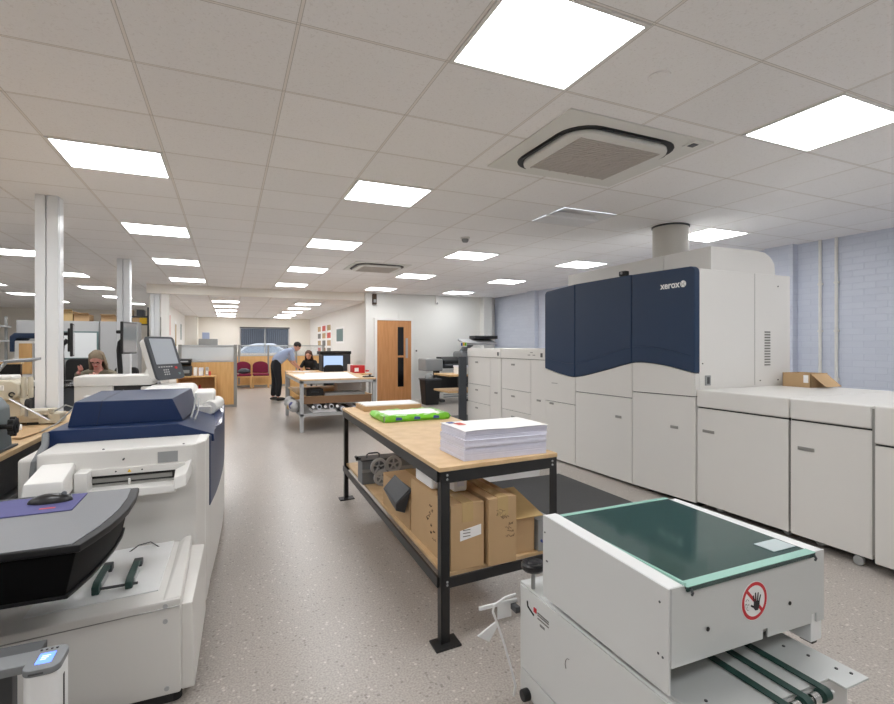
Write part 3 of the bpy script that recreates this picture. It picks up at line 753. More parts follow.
# lower shelf contents
SZ = 0.333
def carton(x0, x1, y0, y1, z1, label, writing=(), patch=None, name='cardboard_box', z0=SZ):
    t = thing(name, label, 'box', ((x0 + x1) / 2, (y0 + y1) / 2, z0))
    MB().box(x0, x1, y0, y1, z0, z1 - 0.004, 0.004).build('carton', 'carton', t)
    xm = (x0 + x1) / 2
    f = MB()
    f.hexa([(x0, y0, z1 - 0.004), (xm - 0.002, y0, z1 - 0.004), (xm - 0.002, y1, z1 - 0.004), (x0, y1, z1 - 0.004)], [(x0, y0, z1 - 0.001), (xm - 0.002, y0, z1 + 0.003), (xm - 0.002, y1, z1 + 0.003), (x0, y1, z1 - 0.001)])
    f.hexa([(xm + 0.002, y0, z1 - 0.004), (x1, y0, z1 - 0.004), (x1, y1, z1 - 0.004), (xm + 0.002, y1, z1 - 0.004)], [(xm + 0.002, y0, z1 + 0.003), (x1, y0, z1 - 0.001), (x1, y1, z1 - 0.001), (xm + 0.002, y1, z1 + 0.003)])
    f.build('top_flaps', 'carton', t, smooth=0)
    MB().box(xm - 0.03, xm + 0.03, y0 - 0.0015, y1 + 0.001, z1 + 0.001, z1 + 0.0045).build('tape', 'tape', t, smooth=0)
    MB().box(xm - 0.03, xm + 0.03, y0 - 0.0025, y0, z1 - 0.09, z1 + 0.002).build('tape', 'tape', t, smooth=0)
    for pl, a0, b0, wd, ht, n, sd in writing:
        random.seed(sd); b = MB()
        for k in range(n):
            u, v = a0 + random.uniform(-1, 1) * wd, b0 + ht * (1 - 2 * k / max(n - 1, 1)) 
            pts = []
            L = random.uniform(0.02, 0.05)
            for q in range(9):
                du = u + L * (q / 8 - .5); dv = v + random.uniform(-.008, .008)
                pts.append((du, y0 - 0.002, dv) if pl == 'f' else (x0 - 0.002, du, dv))
            b.tube(pts, 0.0010, 5)
        b.build('handwriting', 'ink', t)
    if patch:
        a = patch
        MB().prism(a, 'y', y0 - 0.0035, y0 - 0.0005).build('address_label', 'paper', t, smooth=0)
    return t
t = carton(0.985, 1.168, 2.19, 2.76, 0.655, 'brown taped carton with white address label at the near end of the lower shelf', (('s', 2.45, 0.50, 0.07, 0.08, 9, 11),), [(1.035, 0.475), (1.15, 0.495), (1.15, 0.545), (1.035, 0.525)])
b = MB()
for z in (0.525, 0.51, 0.495): b.box(1.05, 1.09, 2.185, 2.188, z, z + 0.004)
b.build('label_print', 'ink grey', t, smooth=0)
carton(1.185, 1.345, 2.172, 2.62, 0.665, 'upright brown carton with handwriting beside the carton with white label', (('f', 1.265, 0.585, 0.025, 0.02, 5, 21), ('f', 1.30, 0.50, 0.012, 0.03, 4, 22)))
carton(0.985, 1.36, 2.78, 3.33, 0.552, 'lower brown carton in mid shelf with grey scoop leaning on it')
t = thing('torn_carton', 'torn brown carton with clear plastic flap behind the black hand wheel', 'box', (1.43, 2.4, SZ))
MB().box(1.375, 1.50, 2.24, 2.6, SZ, 0.52, 0.004).build('carton', 'carton', t)
MB().hexa([(1.375, 2.235, 0.515), (1.52, 2.19, 0.535), (1.53, 2.50, 0.60), (1.375, 2.55, 0.58)], [(1.375, 2.235, 0.519), (1.52, 2.19, 0.539), (1.53, 2.50, 0.604), (1.375, 2.55, 0.584)]).build('plastic_flap', 'tape', t)
t = thing('spotted_carton', 'small carton with dark blue printed spots at the end of the lower shelf', 'box', (1.56, 2.4, SZ))
MB().box(1.51, 1.605, 2.22, 2.58, SZ, 0.50, 0.004).build('carton', 'mid grey', t)
b = MB(); random.seed(9)
for k in range(14):
    xx, zz = random.uniform(1.522, 1.595), random.uniform(SZ + 0.02, 0.48)
    b.cyl((xx, 2.217, zz), (xx, 2.2205, zz), random.uniform(.004, .008), 8)
b.build('printed_spots', 'print blue', t)
for k, (x0, x1, y0, y1, h) in enumerate(((0.99, 1.075, 2.45, 2.70, 0.10), (1.08, 1.16, 2.36, 2.62, 0.095))):
    t = thing('white_packet', ['white paper packet on the taped carton nearer the shelf centre', 'white paper packet on the taped carton behind the bench leg'][k], 'packet', ((x0 + x1) / 2, (y0 + y1) / 2, 0.658), 0, 'white packets')
    MB().box(x0, x1, y0, y1, 0.6605, 0.6605 + h, 0.015, 3).build('packet', 'paper', t)
    MB().box(x0 + 0.02, x1 - 0.02, y0 - 0.003, y0 + 0.003, 0.69, 0.69 + h * 0.5, 0.002).build('folded_end', 'paper cool', t)
t = thing('grey_scoop', 'dark grey metal tray leaning on the side of the lower brown carton', 'tray', (0.96, 2.900, 0.45))
b = MB()
b.hexa([(0.925, 2.860, 0.435), (0.965, 2.810, 0.43), (0.980, 2.980, 0.43), (0.945, 3.020, 0.435)], [(0.90, 2.780, 0.50), (0.982, 2.740, 0.585), (0.982, 3.040, 0.60), (0.905, 3.060, 0.52)], 0.004)
b.build('body', 'slate', t)
MB().hexa([(0.905, 2.785, 0.503), (0.975, 2.750, 0.585), (0.975, 3.030, 0.602), (0.91, 3.050, 0.525)], [(0.904, 2.785, 0.508), (0.974, 2.750, 0.59), (0.974, 3.030, 0.607), (0.909, 3.050, 0.53)]).build('rim', 'dark grey', t)
MB().box(0.97, 1.02, 2.79, 3.02, 0.556, 0.562, 0.002).build('hook_lip', 'slate', t)
# perforating wheel unit
t = thing('wheel_perforator', 'grey metal paper attachment with spoked wheels on the far lower shelf', 'machine attachment', (1.2, 3.85, SZ))
MB().box(0.965, 1.50, 3.84, 3.98, SZ, 0.52, 0.005).build('housing', 'grey plastic', t)
MB().box(0.96, 1.505, 3.825, 3.835, 0.43, 0.455, 0.002).build('front_rail', 'mid grey', t)
MB().box(0.955, 1.51, 3.82, 3.99, 0.52, 0.53, 0.002).build('top_edge', 'dark grey', t)
for x in (1.02, 1.36): MB().tube([(x, 3.9, 0.528), (x, 3.9, 0.555), (x + 0.015, 3.9, 0.565), (x + 0.085, 3.9, 0.565), (x + 0.1, 3.9, 0.555), (x + 0.1, 3.9, 0.528)], 0.006, 8).build('carry_handle', 'dark grey', t)
MB().cyl((0.93, 3.86, 0.545), (0.93, 3.90, 0.545), 0.012, 12).build('side_knob', 'black', t)
MB().box(0.925, 0.965, 3.87, 3.89, 0.52, 0.54, 0.003).build('side_arm', 'dark grey', t)
def spoked(x, y, z, r):
    w = MB(); n = 28
    Ro = [(x + r * math.cos(2*PI*k/n), z + r * math.sin(2*PI*k/n)) for k in range(n)]
    Ri = [(x + r * .68 * math.cos(2*PI*k/n), z + r * .68 * math.sin(2*PI*k/n)) for k in range(n)]
    A = [[w.bm.verts.new((p[0], yy, p[1])) for p in R] for R, yy in ((Ro, y), (Ro, y + .018), (Ri, y + .018), (Ri, y))]
    for a in range(4):
        for k in range(n): w.bm.faces.new((A[a][k], A[a][(k+1) % n], A[(a+1) % 4][(k+1) % n], A[(a+1) % 4][k]))
    for k in range(5):
        a = 2 * PI * k / 5 + .3
        w.tube([(x, y + .009, z), (x + r * .75 * math.cos(a), y + .009, z + r * .75 * math.sin(a))], 0.007, 6)
    w.cyl((x, y - .004, z), (x, y + .022, z), r * .22, 14)
    w.build('spoked_wheel', 'cabinet grey', t)
spoked(1.09, 3.79, 0.475, 0.068); spoked(1.21, 3.79, 0.485, 0.066); spoked(1.10, 3.75, 0.398, 0.062)
MB().box(1.10, 1.34, 3.74, 3.84, SZ, 0.345, 0.003).build('wheel_bracket', 'mid grey', t)
MB().cyl((1.09, 3.75, 0.475), (1.09, 3.84, 0.475), 0.008, 10).build('axle', 'dark grey', t)
# ------------------------------------------------------------------ creasing machine in the near foreground
F = thing('creasing_machine', 'light grey creasing machine with dark glass lid and red no-hands sign in the foreground', 'machine', (1.38, 1.25, 0))
hx0, hx1, hy0, hy1 = 1.056, 1.723, 0.955, 1.524
MB().box(1.075, 1.64, 0.845, 1.71, 0.05, 0.486, 0.006).build('cabinet', 'machine grey', F)
MB().box(1.069, 1.076, 0.86, 1.695, 0.065, 0.15, 0.002).build('lower_panel', 'machine grey', F)
MB().box(1.069, 1.076, 0.86, 1.695, 0.155, 0.478, 0.002).build('side_panel', 'machine grey', F)
for xx in (1.13, 1.58):
    for yy in (0.92, 1.63): MB().cyl((xx, yy, 0), (xx, yy, 0.055), 0.025, 16).build('foot', 'rubber', F)
sp = MB().prism([(hy0 + 0.001, 0.510), (hy1, 0.515), (hy1, 0.808), (hy1 - 0.02, 0.81), (hy0 + 0.001, 0.790)], 'x', hx0, hx0 + 0.008, 0.002).build('side_guard', 'machine grey', F)
MB().prism([(hy0 + 0.0055, 0.76), (hy1, 0.775), (hy1, 0.808), (hy1 - 0.02, 0.81), (hy0 + 0.0055, 0.790)], 'x', hx0 + 0.006, hx0 + 0.056, 0.002).build('top_strip', 'machine light', sp)
sc = MB()
for (yy, zz) in ((0.985, 0.745), (0.99, 0.605), (0.975, 0.602), (1.50, 0.65), (1.51, 0.75), (1.495, 0.65)): sc.cyl((hx0 - 0.001, yy, zz), (hx0 + 0.004, yy, zz), 0.0035, 8)
sc.build('screws', 'dark grey', sp)
MB().prism([(hy0 + 0.006, 0.500), (hy1, 0.505), (hy1, 0.788), (hy0 + 0.006, 0.786)], 'x', hx1 - 0.056, hx1, 0.004).build('side_guard', 'machine light', F)
MB().box(hx0 + 0.01, hx1 - 0.06, hy0 + 0.10, hy0 + 0.11, 0.505, 0.70).build('gap_fill_plate', 'folder steel', F, smooth=0)  # pale plate added to lighten the dark gap below the front panel
fp = MB().prism([(hx0 + 0.009, 0.580), (1.43, 0.573), (1.43, 0.60), (1.452, 0.60), (1.452, 0.573), (1.66, 0.567), (1.66, 0.595), (1.685, 0.595), (1.685, 0.566), (1.7225, 0.566), (1.7225, 0.786), (hx0 + 0.009, 0.7895)], 'y', hy0, hy0 + 0.005).build('front_panel', 'folder steel', F, smooth=0)
hl = MB()
for (xx, zz) in ((1.20, 0.655), (1.552, 0.652)): hl.lathe([(0.006, 0), (0.006, 0.002)], (xx, hy0 - 0.0005, zz), 12, Euler((PI/2, 0, 0)).to_matrix())
hl.build('holes', 'black', fp)
MB().box(hx0 + 0.05, hx1 - 0.05, hy1 - 0.006, hy1, 0.51, 0.785).build('rear_panel', 'folder steel', F, smooth=0)
MB().box(hx0 + 0.056, hx1 - 0.056, hy0 + 0.12, hy1 - 0.03, 0.502, 0.52).build('feed_bed', 'folder steel', F)
for yy, r in ((1.08, 0.04), (1.20, 0.05), (1.34, 0.045), (1.44, 0.03)): MB().cyl((hx0 + 0.056, yy, 0.665), (hx1 - 0.056, yy, 0.665), r, 24).build('feed_roller', 'steel grey' if r > 0.042 else 'rubber', F)
gl = MB().prism([(hy0 - 0.008, 0.776), (hy0 - 0.008, 0.788), (hy1 + 0.004, 0.796), (hy1 + 0.004, 0.790), (hy0 - 0.003, 0.782), (hy0 - 0.003, 0.776)], 'x', hx0 + 0.058, hx1 - 0.058).build('glass_lid', 'smoked green glass', F, smooth=0)
tag(gl, 'dark smoked green glass lid')
MB().box(hx0 + 0.057, hx1 - 0.057, hy0 - 0.009, hy0 + 0.022, 0.7882, 0.7905, 0.001).build('lid_front_edge', 'glass edge', gl, smooth=0)
MB().box(hx0 + 0.057, hx1 - 0.057, hy1 - 0.014, hy1 + 0.005, 0.7955, 0.798, 0.001).build('lid_back_edge', 'glass edge', gl, smooth=0)
MB().box(hx0 + 0.0565, hx0 + 0.064, hy0, hy1, 0.789, 0.7975, 0.001).build('lid_side_edge', 'glass edge', gl, smooth=0)
MB().box(1.55, 1.655, 1.00, 1.065, 0.7895, 0.7915).build('lid_sticker', 'sticker', gl, smooth=0)
for xx in (1.125, 1.655): MB().tube([(xx, hy0 - 0.010, 0.783), (xx, hy0 - 0.016, 0.775), (xx, hy0 - 0.013, 0.768)], 0.0035, 8).build('lid_clip', 'dark grey', F)
# no-hands sign
scx, scz, R = 1.391, 0.693, 0.056
RX = Euler((PI/2, 0, 0)).to_matrix()
sg = MB().lathe([(R, 0), (R, 0.0012)], (scx, hy0, scz), 48, RX).build('warning_sign', 'sign white', F, smooth=0)
def ringY(r0, r1, y, m, nm):
    n = 56; b = MB()
    for k in range(n):
        a0, a1 = 2*PI*k/n, 2*PI*(k+1)/n
        b.quad([(scx + r0*math.cos(a0), y, scz + r0*math.sin(a0)), (scx + r1*math.cos(a0), y, scz + r1*math.sin(a0)), (scx + r1*math.cos(a1), y, scz + r1*math.sin(a1)), (scx + r0*math.cos(a1), y, scz + r0*math.sin(a1))])
    b.build(nm, m, sg, smooth=0)
ringY(R * 0.79, R * 0.965, hy0 - 0.0018, 'sign red', 'red_ring')
b = MB()
u = Vector((math.cos(-PI/4), 0, math.sin(-PI/4))); w = Vector((-u.z, 0, u.x))
c0 = Vector((scx, hy0 - 0.0016, scz))
b.quad([c0 + u * R*0.84 + w * .0048, c0 - u * R*0.84 + w * .0048, c0 - u * R*0.84 - w * .0048, c0 + u * R*0.84 - w * .0048]); b.build('red_bar', 'sign red', sg, smooth=0)
b = MB()
hc = Vector((scx + 0.008, hy0 - 0.0022, scz - 0.008))
def blob(pts): b.bm.faces.new([b.bm.verts.new((hc.x + x, hc.y, hc.z + z)) for x, z in pts])
blob([(-.013, -.012), (-.006, -.020), (.006, -.021), (.012, -.013), (.014, .006), (-.012, .006)])
def finger(x, z, ang, L, wd):
    P = []
    for k in range(7):
        a = ang - PI/2 + PI * k / 6
        P.append((x + L * math.cos(ang) + wd * math.cos(a), z + L * math.sin(ang) + wd * math.sin(a)))
    nx, nz = -math.sin(ang) * wd, math.cos(ang) * wd
    P += [(x + nx, z + nz), (x - nx, z - nz)]
    blob(P)
finger(-.0095, .004, math.radians(104), .019, .0026); finger(-.003, .005, math.radians(94), .024, .0027); finger(.0038, .005, math.radians(83), .023, .0027); finger(.0108, .003, math.radians(70), .018, .0024); finger(-.010, -.010, math.radians(152), .014, .0028)
b.build('black_hand', 'sign black', sg, smooth=0, recalc=False)
b = MB()
for k, (dx, dz) in enumerate(((-.032, .004), (-.036, -.008), (-.028, -.016), (-.03, -.002))):
    b.tube([(scx + dx + .006 * math.cos(q), hy0 - .002, scz + dz + .006 * math.sin(q)) for q in [k + i * .5 for i in range(7)]], .0006, 4)
b.build('grey_sketch_lines', 'ink grey', sg)
# delivery table and belts
MB().prism([(1.085, 1.20), (1.085, 0.74), (1.275, 0.74), (1.275, 0.845), (1.545, 0.845), (1.545, 0.80), (1.652, 0.80), (1.652, 1.20)], 'z', 0.488, 0.495, 0.0015).build('delivery_tray', 'folder steel', F)
for xx in (1.322, 1.398, 1.480):
    MB().box(xx - 0.012, xx + 0.012, 0.822, 1.22, 0.4975, 0.501).build('belt', 'belt green', F, smooth=0)
    pl = MB().cyl((xx - 0.0125, 0.822, 0.483), (xx + 0.0125, 0.822, 0.483), 0.018, 20).build('pulley', 'belt green', F)
MB().cyl((1.285, 0.822, 0.483), (1.515, 0.822, 0.483), 0.006, 12).build('roller_shaft', 'chrome', F)
for xx in (1.36, 1.439): MB().cyl((xx - 0.012, 0.822, 0.483), (xx + 0.012, 0.822, 0.483), 0.014, 16).build('spacer', 'chrome', F)
for xx in (1.29, 1.51): MB().box(xx - 0.004, xx + 0.004, 0.81, 0.90, 0.468, 0.488, 0.002).build('shaft_bracket', 'folder steel', F)
s = MB()
for (xx, yy) in ((1.15, 0.92), (1.60, 0.93), (1.625, 0.83), (1.61, 0.86), (1.58, 0.99)): s.cyl((xx, yy, 0.494), (xx, yy, 0.4975), 0.0045, 8)
s.build('tray_screws', 'dark grey', F)
MB().box(1.69, 1.715, 0.97, 1.01, 0.485, 0.503, 0.003).build('corner_bumper', 'black', F)
# hand wheel
MB().cyl((1.085, 1.63, 0.486), (1.085, 1.63, 0.565), 0.008, 12).build('wheel_spindle', 'steel grey', F)
k = MB(); k.lathe([(0.02, 0.528), (0.040, 0.526), (0.0465, 0.535), (0.0465, 0.548), (0.040, 0.556), (0.022, 0.552), (0.018, 0.556), (0.004, 0.557)], (1.085, 1.63, 0.034), 32)
k.build('hand_wheel', 'black satin', F)
# side marks, lower knob, bracket, cable
m = MB(); m.tube([(1.0675, 1.645, 0.435), (1.0675, 1.64, 0.415), (1.0675, 1.60, 0.40)], 0.003, 6); m.build('emblem_line', 'black', F)
MB().box(1.0665, 1.070, 1.583, 1.60, 0.415, 0.432).build('emblem_square', 'sign red', F, smooth=0)
b = MB()
for z in (0.42, 0.412, 0.40): b.box(1.0672, 1.0695, 1.505, 1.575, z, z + 0.004)
for z in (0.385, 0.38): b.box(1.0672, 1.0695, 1.53, 1.56, z, z + 0.002)
b.build('maker_lettering', 'ink grey', F, smooth=0)
b = MB(); b.tube([(1.0675, 1.385 + 0.022 * math.sin(q), 0.33 + 0.026 * math.cos(q)) for q in [PI * i / 10 for i in range(11)]][:8], 0.0012, 5); b.build('punch_mark', 'ink grey', F)
MB().cyl((1.04, 1.64, 0.075), (1.072, 1.64, 0.075), 0.022, 18, bev=0.005).build('power_knob', 'black', F)
br = MB()
br.box(0.905, 1.08, 1.735, 1.745, 0.385, 0.40, 0.002); br.box(0.99, 1.055, 1.74, 1.746, 0.33, 0.392, 0.002)
br.hexa([(0.90, 1.738, 0.285), (0.95, 1.738, 0.252), (0.985, 1.738, 0.30), (0.985, 1.738, 0.325)], [(0.90, 1.746, 0.285), (0.95, 1.746, 0.252), (0.985, 1.746, 0.30), (0.985, 1.746, 0.325)])
br.build('side_bracket', 'machine light', F)
MB().box(1.05, 1.072, 1.70, 1.745, 0.36, 0.385, 0.003).build('bracket_mount', 'dark grey', F)
MB().tube([(1.07, 1.735, 0.42), (1.02, 1.735, 0.415), (0.97, 1.735, 0.395), (0.965, 1.735, 0.37), (0.985, 1.735, 0.32), (1.02, 1.735, 0.22), (1.05, 1.735, 0.12), (1.06, 1.72, 0.06), (1.06, 1.73, 0.012)], 0.005, 8).build('cable', 'machine light', F)

# ------------------------------------------------------------------ colour copier line on the left
L = thing('colour_copier', 'navy and white production copier with tilted touch screen on the left', 'copier', (-0.5, 3.9, 0))
MB().prism([(-0.82, 2.9), (-0.15, 2.9), (-0.105, 2.985), (-0.095, 3.2), (-0.82, 3.2)], 'z', 0.05, 0.918, 0.008, 2, 0.3).build('output_unit', 'press white', L)
MB().hexa([(-0.158, 2.92, 0.06), (-0.108, 2.975, 0.06), (-0.098, 3.19, 0.06), (-0.15, 3.19, 0.06)], [(-0.158, 2.92, 0.922), (-0.108, 2.975, 0.918), (-0.098, 3.19, 0.918), (-0.15, 3.19, 0.922)], 0.008).build('side_trim', 'hood white', L)
MB().box(-0.815, -0.165, 2.896, 2.902, 0.80, 0.912, 0.002).build('upper_cover', 'press white', L)
MB().box(-0.86, -0.11, 3.2, 4.0, 0.05, 0.875, 0.006).build('print_engine', 'press white', L)
MB().box(-0.95, -0.11, 4.0, 5.1, 0.05, 0.99, 0.01).build('feeder_unit', 'press white', L)
MB().box(-0.80, -0.16, 2.95, 5.05, 0.0, 0.055).build('plinth', 'press gap', L)
MB().prism([(-0.865, 0.872), (-0.865, 0.978), (-0.84, 0.985), (-0.26, 0.985), (-0.075, 0.915), (-0.07, 0.872)], 'y', 3.2, 4.05, 0.006).build('top_deck', 'copier navy', L)
def bulge(o, y0, y1, n=14):
    P = []
    for i in range(n + 1):
        y = y0 + (y1 - y0) * i / n
        P.append((-0.095 + o + 0.065 * math.sin(min(1.0, (i / n) * 1.3) * PI / 2), y))
    return P
pts = bulge(0.004, 3.15, 4.9)
dr = MB(); 
n = len(pts)
bot = [(x, y, 0.515 - 0.03 * math.sin(min(1, i / 4) * PI / 2) + (0.04 * (i / n))) for i, (x, y) in enumerate(pts)]
top = [(x, y, 0.912) for x, y in pts]
dr.hexa([(-0.12, 4.9, 0.54), (-0.12, 3.15, 0.515)] + bot, [(-0.12, 4.9, 0.912), (-0.12, 3.15, 0.912)] + top, 0.006)
dr.build('front_door', 'copier navy', L)
MB().hexa([(-0.075, 3.5, 0.905), (-0.035, 3.6, 0.912), (-0.03, 4.6, 0.915), (-0.11, 4.6, 0.93)], [(-0.075, 3.5, 0.913), (-0.035, 3.6, 0.918), (-0.03, 4.6, 0.921), (-0.11, 4.6, 0.936)], 0.002).build('glossy_strip', 'navy light', L)  # paler, glossier navy patch along the deck edge
pts = bulge(0.0, 3.205, 5.1)
MB().prism([(-0.13, 5.1), (-0.13, 3.205)] + pts, 'z', 0.06, 0.49, 0.005).build('lower_front_panel', 'press white', L)
MB().hexa([(-0.80, 3.30, 0.983), (-0.245, 3.36, 0.983), (-0.20, 3.97, 0.983), (-0.80, 3.97, 0.983)], [(-0.775, 3.335, 1.118), (-0.30, 3.335, 1.118), (-0.235, 3.96, 1.128), (-0.775, 3.96, 1.128)], 0.007, 2).build('document_feeder', 'copier navy', L)
sl = MB(); sl.tube([(-0.665, 3.297, 0.985), (-0.645, 3.332, 1.117)], 0.0015, 5); sl.tube([(-0.645, 3.333, 1.12), (-0.645, 3.96, 1.13)], 0.0015, 5)
sl.build('feeder_seam', 'navy line', L)
gb = MB(); gb.tube([(-0.205, 3.40, 0.99), (-0.20, 3.62, 1.03), (-0.205, 3.9, 1.09)], 0.006, 6); gb.tube([(-0.185, 3.42, 0.975), (-0.18, 3.62, 1.0), (-0.185, 3.9, 1.06)], 0.005, 6); gb.build('wire_guides', 'steel grey', L)
# output slot and catch tray on the near face
fy = 2.9
MB().box(-0.62, -0.24, fy - 0.012, fy + 0.002, 0.755, 0.795).build('output_slot', 'press gap', L, smooth=0)
MB().box(-0.66, -0.20, fy - 0.03, fy, 0.798, 0.83, 0.004).build('slot_cover', 'press white', L)
MB().box(-0.66, -0.235, fy - 0.10, fy, 0.70, 0.742, 0.008).build('catch_lip', 'hood white', L)
MB().box(-0.60, -0.26, fy - 0.02, fy - 0.011, 0.765, 0.785).build('slot_plate', 'handle grey', L, smooth=0)
MB().box(-0.45, -0.44, fy - 0.03, fy - 0.005, 0.745, 0.775, 0.002).build('slot_sensor', 'trim white', L)
MB().hexa([(-0.245, fy - 0.11, 0.715), (-0.19, fy - 0.11, 0.73), (-0.17, fy, 0.765), (-0.245, fy, 0.735)], [(-0.245, fy - 0.10, 0.775), (-0.19, fy - 0.10, 0.79), (-0.17, fy, 0.845), (-0.245, fy, 0.81)], 0.006).build('tray_arm', 'hood white', L)
MB().box(-0.655, -0.60, fy - 0.10, fy, 0.72, 0.835, 0.008).build('tray_hinge', 'hood white', L)
MB().hexa([(-0.80, 2.62, 0.76), (-0.645, 2.62, 0.76), (-0.66, fy, 0.76), (-0.81, fy, 0.76)], [(-0.79, 2.63, 0.845), (-0.65, 2.63, 0.845), (-0.67, fy, 0.872), (-0.80, fy, 0.872)], 0.01).build('side_catch_box', 'hood white', L)
MB().box(-0.325, -0.235, fy - 0.008, fy - 0.003, 0.835, 0.89, 0.001).build('cover_plate', 'mid grey', L)
MB().prism([(-0.452, 0.808), (-0.436, 0.808), (-0.444, 0.822)], 'y', fy - 0.032, fy - 0.029).build('warning_triangle', 'yellow', L, smooth=0)
b = MB()
for (xx, zz) in ((-0.56, 0.912), (-0.21, 0.912)): b.cyl((xx, fy + 0.01, zz), (xx, fy + 0.02, zz + 0.006), 0.006, 8)
for (xx, zz) in ((-0.50, 0.815), (-0.39, 0.815), (-0.72, 0.86), (-0.47, 0.87)): b.cyl((xx, fy - 0.032, zz), (xx, fy + 0.002, zz), 0.004, 8)
b.build('screws', 'dark grey', L)
MB().box(-0.93, -0.83, 3.02, 3.30, 0.05, 0.88, 0.02, 3).build('rear_housing', 'press white', L)
MB().tube([(-0.84, 2.935, 0.66), (-0.845, 2.935, 0.78), (-0.84, 2.95, 0.87), (-0.84, 3.10, 0.93), (-0.86, 3.18, 0.97)], 0.016, 10).build('hose', 'grey plastic', L)
# rear units: white bridge, covers
MB().box(-1.02, -0.52, 4.36, 4.66, 1.13, 1.205, 0.012).build('bridge_cover', 'press white', L)
MB().box(-1.02, -0.78, 4.38, 4.64, 0.985, 1.135, 0.008).build('bridge_base', 'press white', L)
MB().box(-0.78, -0.50, 4.40, 4.66, 1.06, 1.13, 0.004).build('bridge_recess', 'press gap', L)
MB().box(-0.95, -0.52, 4.3, 4.7, 0.98, 1.065, 0.006).build('rear_deck', 'press white', L)
MB().box(-0.56, -0.22, 4.12, 4.55, 0.985, 1.13, 0.05, 4).build('toner_cover', 'hood white', L)
MB().box(-0.24, -0.09, 4.10, 4.45, 0.98, 1.085, 0.02, 3).build('side_cover', 'hood white', L)
MB().cyl((-0.125, 4.02, 0.975), (-0.075, 4.4, 0.975), 0.052, 24, bev=0.02).build('round_cover', 'hood white', L)
# touch screen
u = Vector((.56, .83, 0)).normalized(); nn = Vector((.83, -.56, 0)).normalized()
tl = math.radians(19)
up = Vector((0, 0, 1)) * math.cos(tl) - nn * math.sin(tl); nf = u.cross(up)
if nf.dot(nn) < 0: nf = -nf
Mx = Matrix(((u.x, up.x, nf.x, -0.445), (u.y, up.y, nf.y, 4.46), (u.z, up.z, nf.z, 1.335), (0, 0, 0, 1)))
def panel(hw0, hw1, hh, r, z0, z1, nm, m, par, cy=0.0, bev=0.004):
    b = MB(); P = rrect(0, cy, hw0, hh, r, 5); b.prism(P, 'z', z0, z1, bev, 2, 0.6)
    for v in b.bm.verts: v.co = Mx @ v.co
    return b.build(nm, m, par)
ts = panel(0.15, 0.15, 0.175, 0.03, -0.02, 0.0, 'touch_screen', 'slate', L)
panel(0.142, 0.142, 0.165, 0.03, -0.075, -0.019, 'screen_back', 'press white', ts, bev=0.012)
panel(0.118, 0.118, 0.105, 0.006, 0.0, 0.0015, 'screen_glass', 'ui screen', ts, cy=0.052, bev=0)
b = MB()
for k in range(6): b.prism(rrect(-0.10 + k * 0.026, -0.075, 0.008, 0.004, 0.002, 2), 'z', 0, 0.003)
for k in range(3):
    for q in range(3): b.prism(rrect(-0.06 + k * 0.022, -0.10 - q * 0.018, 0.006, 0.005, 0.002, 2), 'z', 0, 0.003)
for v in b.bm.verts: v.co = Mx @ v.co
b.build('key_pad', 'cabinet grey', ts)
for (cx_, cy_, m_) in ((0.075, -0.085, 'red'), (0.095, -0.135, 'board frame')):
    b = MB(); b.prism(rrect(cx_, cy_, 0.012, 0.009, 0.006, 4), 'z', 0, 0.004)
    for v in b.bm.verts: v.co = Mx @ v.co
    b.build('start_button', m_, ts)
MB().tube([(-0.55, 4.44, 1.06), (-0.57, 4.46, 1.15), (-0.54, 4.49, 1.24), (-0.50, 4.50, 1.30)], [0.055, 0.05, 0.04, 0.035], 12).build('screen_arm', 'press white', L)
MB().cyl((-0.55, 4.44, 1.05), (-0.55, 4.44, 1.12), 0.07, 20, bev=0.015).build('arm_base', 'hood white', L)

# booklet finisher in front
S = thing('booklet_finisher', 'low white booklet finisher with two green rollers in front of the copier', 'finisher', (-0.6, 2.55, 0))
MB().hexa([(-1.1, 2.235, 0.05), (-0.17, 2.235, 0.05), (-0.17, 2.9, 0.05), (-1.1, 2.9, 0.05)], [(-1.1, 2.235, 0.388), (-0.17, 2.235, 0.428), (-0.17, 2.9, 0.428), (-1.1, 2.9, 0.388)], 0.01).build('cabinet', 'press white', S)
MB().box(-1.05, -0.2, 2.27, 2.88, 0, 0.055).build('plinth', 'press gap', S)
b = MB(); b.tube([(-1.1, 2.233, 0.355), (-0.175, 2.233, 0.398)], 0.002, 5); b.build('front_seam', 'handle grey', S)
MB().hexa([(-0.245, 2.24, 0.42), (-0.168, 2.24, 0.423), (-0.168, 2.89, 0.423), (-0.235, 2.89, 0.42)], [(-0.225, 2.245, 0.430), (-0.172, 2.245, 0.434), (-0.172, 2.89, 0.450), (-0.20, 2.89, 0.446)], 0.006).build('side_rim', 'press white', S)
MB().hexa([(-0.70, 2.34, 0.405), (-0.26, 2.34, 0.423), (-0.25, 2.88, 0.423), (-0.70, 2.88, 0.405)], [(-0.70, 2.34, 0.412), (-0.26, 2.34, 0.430), (-0.25, 2.88, 0.436), (-0.70, 2.88, 0.42)], 0.002).build('booklet_tray', 'machine light', S)
for xx in (-0.49, -0.375):
    a = MB(); z0 = 0.425
    a.prism([(2.405, z0 - 0.005), (2.40, z0 + 0.03), (2.44, z0 + 0.042), (2.60, z0 + 0.038), (2.66, z0 + 0.02), (2.65, z0 + 0.005), (2.60, z0 + 0.018), (2.46, z0 + 0.02), (2.44, z0 - 0.005)], 'x', xx - 0.013, xx + 0.013, 0.004)
    ar = a.build('press_roller_arm', 'belt green', S)
    MB().box(xx + 0.0, xx + 0.017, 2.44, 2.56, z0 + 0.005, z0 + 0.03, 0.003).build('arm_plate', 'silver', ar)
    MB().box(xx - 0.018, xx + 0.018, 2.62, 2.67, z0 - 0.005, z0 + 0.028, 0.004).build('arm_mount', 'dark grey', ar)
